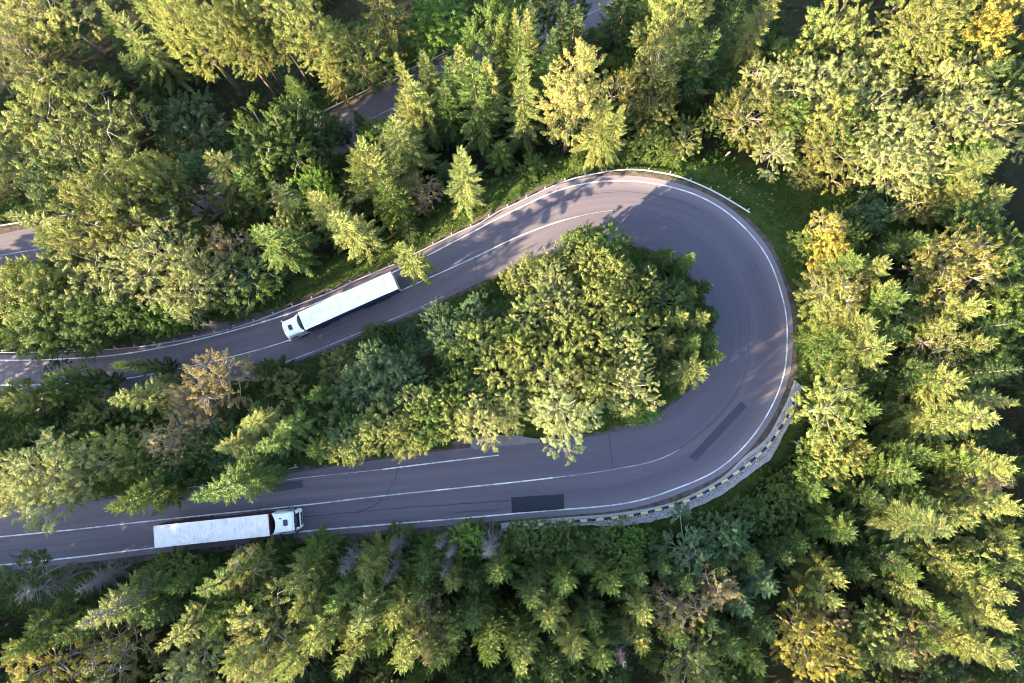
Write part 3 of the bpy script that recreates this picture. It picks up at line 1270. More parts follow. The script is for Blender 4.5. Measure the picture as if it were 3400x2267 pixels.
place_lorry('white lorry with navy curtain sides coming down the upper leg of the hairpin',
            (694.5, 736.5), (904, 643.5), M_NAVY, M_ROOF, True, True)
place_lorry('white lorry with maroon curtain sides and stained roof on the lower road',
            (609, 1207), (358.5, 1232), M_MAROON, M_ROOF2, True, False)

# ------------------------------------------------------------------ marker posts
def marker(u, v, h, label, lean=0.0):
    x, y, z = ground(u, v)
    r = empty('marker_post', (x, y, z), random.uniform(0, 3))
    r.rotation_euler = (lean, 0, 0.1)
    tag(r, label, 'marker post', 'red and white marker posts beside the bend')
    MB().tube([(0, 0, -.3), (0, 0, h * .35)], .035, 8).obj('pole', M_WHITE, r)
    b = MB()
    n = 6
    for k in range(n):
        z0 = h * .35 + h * .65 * k / n
        b.box((0, 0, z0 + h * .65 / n / 2), (.30, .09, h * .65 / n), 0, k % 2, .02)
    b.obj('striped_board', [M_RED, M_WHITE], r)


marker(1664, 362, 2.3, 'red and white striped marker post in the grass above the guard rail end', .0)
marker(1823, 1012, 1.8, 'red and white striped marker post beside the stone parapet, half hidden by leaves', .25)
# ------------------------------------------------------------------ tree prototypes
def nrm(a):
    return a / (np.linalg.norm(a, axis=-1, keepdims=True) + 1e-9)


def rhombs(b, d, s, L, Wd):
    L, Wd = np.asarray(L)[:, None], np.asarray(Wd)[:, None]
    m = b + d * L * .45
    return np.stack([b, m + s * Wd / 2, b + d * L, m - s * Wd / 2], 1)


def branch_curve(L, az, z0, up0, droop, lift, ns):
    s = np.linspace(0, 1, ns)
    r = L * s * (1 - .06 * s)
    z = z0 + L * (up0 * s - droop * s ** 2 + lift * s ** 3)
    return np.stack([r * math.cos(az), r * math.sin(az), z], 1)


def make_spruce(seed, H, R, start, step, per, up_top, droop, lift, tw_len=.5, tw_w=.125, bare=0.0, shape=.85):
    g = np.random.default_rng(seed)
    B, D, S, LL, WW, VV = [], [], [], [], [], []
    limbs = []
    z = H * start
    while z < H * .985:
        tt = (z - H * start) / (H * (1 - start))
        Rz = R * (1 - tt) ** shape * (1 - .35 * math.exp(-tt * 9)) + .18
        nb = per if tt < .8 else max(4, per - 1)
        a0 = g.uniform(0, 2 * PI)
        for k in range(nb):
            az = a0 + 2 * PI * k / nb + g.normal(0, .22)
            L = Rz * g.uniform(.72, 1.16)
            if g.uniform() < bare * (1 - tt):
                continue
            u = up_top * tt ** 2 + .05 + g.normal(0, .06)
            dr = droop * (1 - tt) ** .7 + g.normal(0, .04)
            ns = max(4, int(L / .072))
            C = branch_curve(L, az, z + g.normal(0, .1), u, dr, lift, ns)
            limbs.append(C[::max(1, ns // 3)])
            T = nrm(np.gradient(C, axis=0))
            side = nrm(np.cross(T, [0, 0, 1.0]))
            upv = np.cross(side, T)
            s = np.linspace(0, 1, ns)
            bv = g.uniform(.78, 1.2)
            ye = g.uniform(.92, 1.14)
            keep = s > .12
            for (ca, cs, cu, frac) in ((.8, .9, -.15, 1), (.8, -.9, -.15, 1), (.95, .45, .40, .7), (.95, -.45, .40, .7), (.55, .35, -.75, .85), (.55, -.35, -.75, .85)):
                n = keep.sum()
                d = T[keep] * ca + side[keep] * cs * .8 + upv[keep] * cu + g.normal(0, .2, (n, 3))
                d = nrm(d)
                env = (.45 + .9 * np.sin(np.clip(s[keep] * .92 + .1, 0, 1) * PI) ** .8) * frac
                l = tw_len * env * min(1.25, .55 + L * .22) * g.uniform(.7, 1.25, n)
                sd = nrm(np.cross(d, upv[keep] + g.normal(0, .45, (n, 3))))
                B.append(C[keep] + g.normal(0, .03, (n, 3)))
                D.append(d)
                S.append(sd)
                LL.append(l)
                WW.append(np.full(n, tw_w) * g.uniform(.8, 1.3, n))
                v = bv * g.uniform(.8, 1.2, n)
                VV.append(np.stack([v * ye, v, v * g.uniform(.8, 1.1, n)], 1))
            # tip
            B.append(C[-1:])
            D.append(T[-1:])
            S.append(side[-1:])
            LL.append(np.array([.35]))
            WW.append(np.array([tw_w]))
            VV.append(np.full((1, 3), bv))
        z += step * g.uniform(.8, 1.2) * (1 if tt < .75 else .8)
    # leader
    n = 26
    zz = g.uniform(H - 1.3, H, n)
    an = g.uniform(0, 2 * PI, n)
    B.append(np.stack([zz * 0, zz * 0, zz], 1))
    D.append(nrm(np.stack([np.cos(an), np.sin(an), np.full(n, .9)], 1)))
    S.append(nrm(np.stack([-np.sin(an), np.cos(an), an * 0], 1)))
    LL.append(.12 + (H - zz) * .3)
    WW.append(np.full(n, tw_w))
    VV.append(np.ones((n, 3)))
    q = rhombs(np.vstack(B), np.vstack(D), np.vstack(S), np.concatenate(LL), np.concatenate(WW))
    crown = quadmesh('crown', q, M_NEEDLE, np.vstack(VV))
    mb = MB()
    zt_ = np.linspace(-.6, H * .98, 9)
    r0 = .012 * H + .06
    wob = g.normal(0, .04, (9, 2)).cumsum(0) * .4
    mb.tube(np.column_stack([wob, zt_]), r0 * (1 - np.linspace(0, .93, 9)) + .012, 8)
    for i, C in enumerate(limbs):
        if i % 2 == 0 and len(C) > 2:
            mb.tube(C, np.linspace(.04, .012, len(C)), 3)
    # a few bare dead branches under the crown
    for k in range(14):
        az = g.uniform(0, 2 * PI)
        z0 = g.uniform(.25, 1) * H * start + .4
        L = g.uniform(.5, 1.7)
        mb.tube(branch_curve(L, az, z0, .05, .3, 0, 4), np.linspace(.03, .008, 4), 3)
    trunk = mb.mesh('trunk', M_BARK, True)
    return trunk, crown, H, R


def leaf_cloud(g, centers, outs, puff, nleaf, size, upb=.5, spray=1.0):
    """leaves along short shoots that point outwards and up"""
    K = len(centers)
    ax = nrm(outs + np.array([0, 0, .35]) + g.normal(0, .45, (K, 3)))
    L0 = puff * g.uniform(1.0, 2.3, K) * spray
    tpos = g.uniform(-.35, 1, (K, nleaf))
    d = nrm(g.normal(0, 1, (K, nleaf, 3)))
    rad = puff[:, None] * .80 * (1 - .62 * np.clip(tpos, 0, 1)) * g.uniform(.15, 1, (K, nleaf)) ** .6
    P = centers[:, None, :] + ax[:, None, :] * (tpos * L0[:, None])[..., None] + d * rad[..., None]
    N = nrm(.6 * d + .35 * ax[:, None, :] + np.array([0, 0, upb]) + g.normal(0, .5, (K, nleaf, 3)))
    tng = nrm(np.cross(N, g.normal(0, 1, (K, nleaf, 3))))
    sd = np.cross(N, tng)
    L = size * g.uniform(.6, 1.35, (K, nleaf))
    q = rhombs((P - tng * L[..., None] * .5).reshape(-1, 3), tng.reshape(-1, 3), sd.reshape(-1, 3), L.ravel(), L.ravel() * .72)
    cv = g.uniform(.75, 1.22, (K, 1)) * g.uniform(.75, 1.25, (K, nleaf))
    ye = np.repeat(g.uniform(.88, 1.14, (K, 1)), nleaf, 1)
    V = np.stack([cv * ye, cv, cv * g.uniform(.75, 1.15, (K, nleaf))], -1).reshape(-1, 3)
    return q, V


def make_broadleaf(seed, H, R, start=.3, nlobe=13, clus=13, nleaf=42, size=.28, flat_=1.0, lobe_r=.42, puffs=(.34, .62), bare_twigs=0,
                   barkm=None, irr=.2, upb=.5):
    g = np.random.default_rng(seed)
    zc, rz = H * (1 + start) / 2, H * (1 - start) / 2
    cen, outs, pf, limbs = [], [], [], []
    for k in range(nlobe):
        # golden spiral over the upper two thirds of the envelope
        f = (k + .5) / nlobe
        cz = 1 - f * 1.55
        an = k * 2.39996 + g.normal(0, .25)
        rr_ = math.sqrt(max(0, 1 - cz * cz))
        sc = g.uniform(.52, .74) * (1 + g.normal(0, irr))
        lr = lobe_r * R * g.uniform(.75, 1.25)
        c = np.array([rr_ * math.cos(an) * R * sc, rr_ * math.sin(an) * R * sc, zc + cz * (rz - lr * .6) * min(sc * 1.45, 1.0) * flat_])
        limbs.append(c)
        n = int(clus * g.uniform(.8, 1.2))
        o = nrm(g.normal(0, 1, (n * 3, 3)))
        od = nrm(np.array([c[0], c[1], (c[2] - zc) * R / rz + .35 * R]))
        o = o[(o @ od) > -.25][:n]
        cen.append(c + o * lr * g.uniform(.75, 1.08, (len(o), 1)) * np.array([1, 1, .8 * max(1, rz / R * .6)]))
        outs.append(nrm(o + .4 * od))
        pf.append(g.uniform(*puffs, len(o)))
    # core filling
    n = int(nlobe * 1.6)
    o = nrm(g.normal(0, 1, (n, 3)))
    cen.append(np.array([0, 0, zc]) + o * g.uniform(.1, .5, (n, 1)) * np.array([R, R, rz]))
    outs.append(o)
    pf.append(g.uniform(puffs[0], puffs[1] * 1.2, n))
    cen, outs, pf = np.vstack(cen), np.vstack(outs), np.concatenate(pf)
    q, V = leaf_cloud(g, cen, outs, pf, nleaf, size, upb)
    crown = quadmesh('crown', q, M_LEAF, V)
    mb = MB()
    r0 = .014 * H + .05
    zz = np.linspace(-.6, zc + rz * .35, 7)
    wob = g.normal(0, .12, (7, 2)).cumsum(0) * .5
    wob -= wob[1]
    mb.tube(np.column_stack([wob, zz]), np.linspace(r0, r0 * .25, 7), 8)
    for c in limbs:
        zs = max(H * start * .8, min(c[2] - .35 * math.hypot(c[0], c[1]) - .8, zc))
        a_ = np.array([np.interp(zs, zz, wob[:, 0]), np.interp(zs, zz, wob[:, 1]), zs])
        m = (a_ + c) / 2 + np.array([0, 0, -.25])
        mb.tube(spline([a_, m, c], 3), np.linspace(.10, .03, 7), 5)
    if bare_twigs:
        for k in range(bare_twigs):
            j = g.integers(len(cen))
            c = cen[j]
            L = min(limbs, key=lambda q_: np.linalg.norm(q_ - c))
            e = c + outs[j] * pf[j] * g.uniform(.6, 1.5)
            mb.tube(spline([L, (L + e) / 2 + g.normal(0, .15, 3), e], 2), np.linspace(.035, .010, 5), 3)
    trunk = mb.mesh('trunk', barkm or M_BARK, True)
    return trunk, crown, H, R


def make_dead(seed, H, R, mat):
    g = np.random.default_rng(seed)
    mb = MB()
    z0 = np.linspace(-.5, H, 8)
    mb.tube(np.column_stack([g.normal(0, .04, (8, 2)).cumsum(0) * .5, z0]), np.linspace(.13, .02, 8), 7)
    tr = mb.mesh('trunk', mat, True)
    mb = MB()
    z = H * .22
    while z < H * .97:
        tt = z / H
        for k in range(5):
            az = g.uniform(0, 2 * PI)
            L = R * (1.05 - tt) ** .7 * g.uniform(.55, 1.15)
            C = branch_curve(L, az, z, .30 * tt, .30 * (1 - tt) + g.normal(0, .1), .15, 6)
            mb.tube(C, np.linspace(.036, .010, 6), 4)
            for j in range(int(L / .30)):
                f = g.uniform(.2, 1)
                p = C[0] * (1 - f) + C[-1] * f
                ip = min(int(f * 5), 4)
                p = C[ip] * (1 - (f * 5 - ip)) + C[ip + 1] * (f * 5 - ip) if ip < 5 else C[-1]
                dv = nrm(C[-1] - C[0] + g.normal(0, .55 * L, 3))
                l2 = g.uniform(.2, .65)
                mb.tube([p, p + dv * l2 * .5 + [0, 0, -.03], p + dv * l2 + [0, 0, -.10]], [.014, .010, .006], 3)
        z += .38 * g.uniform(.7, 1.3)
    br = mb.mesh('branches', mat, False)
    return tr, br, H, R


PROTO = {
    'S': [make_spruce(11, 22, 3.6, .10, 1.00, 6, .75, .50, .20, .36, .075, 0, 1.0),
          make_spruce(12, 22, 3.6, .08, 1.15, 6, .6, .62, .28, .39, .075, 0, .95),
          make_spruce(13, 22, 3.6, .14, 1.05, 5, .8, .38, .075, .42, .105, .08, .9),
          make_spruce(14, 22, 3.6, .06, .95, 6, .7, .55, .24, .34, .075, 0, 1.05),
          make_spruce(15, 22, 3.6, .20, 1.2, 6, .55, .68, .30, .41, .075, .04, .95)],
    'F': [make_spruce(21, 12, 2.8, .08, .68, 6, .9, .20, .16, .34, .075, 0, .85),
          make_spruce(22, 12, 2.8, .06, .74, 6, 1.1, .14, .20, .34, .075, 0, .80),
          make_spruce(23, 12, 2.8, .10, .66, 6, .8, .28, .24, .34, .072, .04, .95),
          make_spruce(24, 12, 2.8, .08, .80, 6, 1.0, .20, .26, .37, .075, 0, .75)],
    'X': [make_spruce(25, 10, 3.8, .10, .95, 9, .38, .075, .12, .39, .075, 0, .85),
          make_spruce(26, 10, 3.8, .12, 1.05, 8, .5, .30, .18, .37, .075, 0, .8)],
    'B': [make_broadleaf(31, 13, 4.0, .3, 15, 14, 110, .145, 1, .40, (.30, .56)), make_broadleaf(32, 13, 4.0, .25, 18, 13, 105, .145, 1, .36, (.30, .52)),
          make_broadleaf(33, 13, 4.0, .3, 13, 16, 110, .155, 1, .48, (.36, .66)),
          make_broadleaf(34, 13, 4.0, .2, 19, 12, 104, .145, 1.05, .34, (.28, .5), 0, None, .3),
          make_broadleaf(35, 13, 4.0, .3, 15, 14, 108, .145, .9, .40, (.3, .55), 40, M_BARKP)],
    'P': [make_broadleaf(41, 14, 4.2, .25, 20, 13, 104, .130, 1, .33, (.26, .44), 60, M_BARKP),
          make_broadleaf(42, 14, 4.2, .25, 17, 15, 104, .130, 1, .37, (.26, .48), 60, M_BARKP),
          make_broadleaf(43, 14, 4.2, .2, 22, 12, 104, .125, 1, .30, (.24, .42), 40, M_BARKP, .3)],
    'C': [make_broadleaf(51, 26, 3.2, .06, 30, 12, 88, .15, 1, .42, (.28, .5), 50, M_BARKP, .12),
          make_broadleaf(52, 26, 3.2, .1, 26, 13, 88, .15, 1, .45, (.3, .52), 40, M_BARK, .15)],
    'T': [make_broadleaf(61, 30, 3.9, .22, 34, 13, 88, .15, 1, .45, (.3, .55), 40, M_BARK, .22),
          make_broadleaf(62, 30, 3.9, .30, 30, 13, 88, .155, 1, .48, (.3, .55), 40, M_BARK, .28)],
    'R': [make_broadleaf(71, 12, 3.2, .25, 14, 12, 60, .125, 1, .40, (.3, .5), 200, M_BARKP, .28),
          make_broadleaf(72, 12, 3.2, .2, 16, 11, 58, .125, 1, .38, (.3, .5), 220, M_BARKP, .3)],
    'D': [make_dead(81, 13, 2.0, M_DEAD), make_dead(82, 13, 1.8, M_DEAD), make_dead(83, 13, 2.3, M_DEAD)],
    'U': [make_broadleaf(91, 3.2, 1.8, .05, 12, 12, 70, .115, 1, .40, (.24, .4)),
          make_broadleaf(92, 3.2, 1.8, .02, 14, 11, 70, .11, 1, .36, (.22, .36), 0, None, .3)],
}
KIND = {'S': ('spruce_tree', 'spruce'), 'F': ('young_spruce', 'young spruce'), 'X': ('young_spruce', 'star-shaped spruce'), 'B': ('broadleaf_tree', 'broadleaf tree'),
        'P': ('broadleaf_tree', 'fine-leaved tree'), 'C': ('broadleaf_tree', 'columnar broadleaf tree'),
        'T': ('tall_tree', 'long-trunked tree'), 'R': ('broadleaf_tree', 'twiggy tree'), 'D': ('dead_spruce', 'dead spruce'),
        'U': ('bush', 'bush')}
DEF = {'S': (20, 3.0), 'F': (11, 2.3), 'X': (10, 3.2), 'B': (12, 3.5), 'P': (13, 3.8), 'C': (25, 3.2), 'T': (29, 3.6), 'R': (12, 3.0), 'D': (12, 1.9),
       'U': (2.6, 1.7)}
TINT = {'g': (.098, .145, .034), 'd': (.055, .088, .024), 'b': (.092, .145, .068), 'y': (.185, .205, .060), 'l': (.130, .215, .036),
        'p': (.250, .265, .105), 'o': (.150, .150, .045), 'r': (.270, .205, .100), 'k': (.270, .235, .050), 'w': (.3, .3, .3), 'q': (.250, .230, .075)}
WORD = {'g': 'green', 'd': 'dark green', 'b': 'bluish green', 'y': 'yellow-green', 'l': 'bright green', 'p': 'pale green',
        'o': 'olive', 'r': 'russet', 'k': 'golden', 'w': 'bare grey', 'q': 'pale golden'}

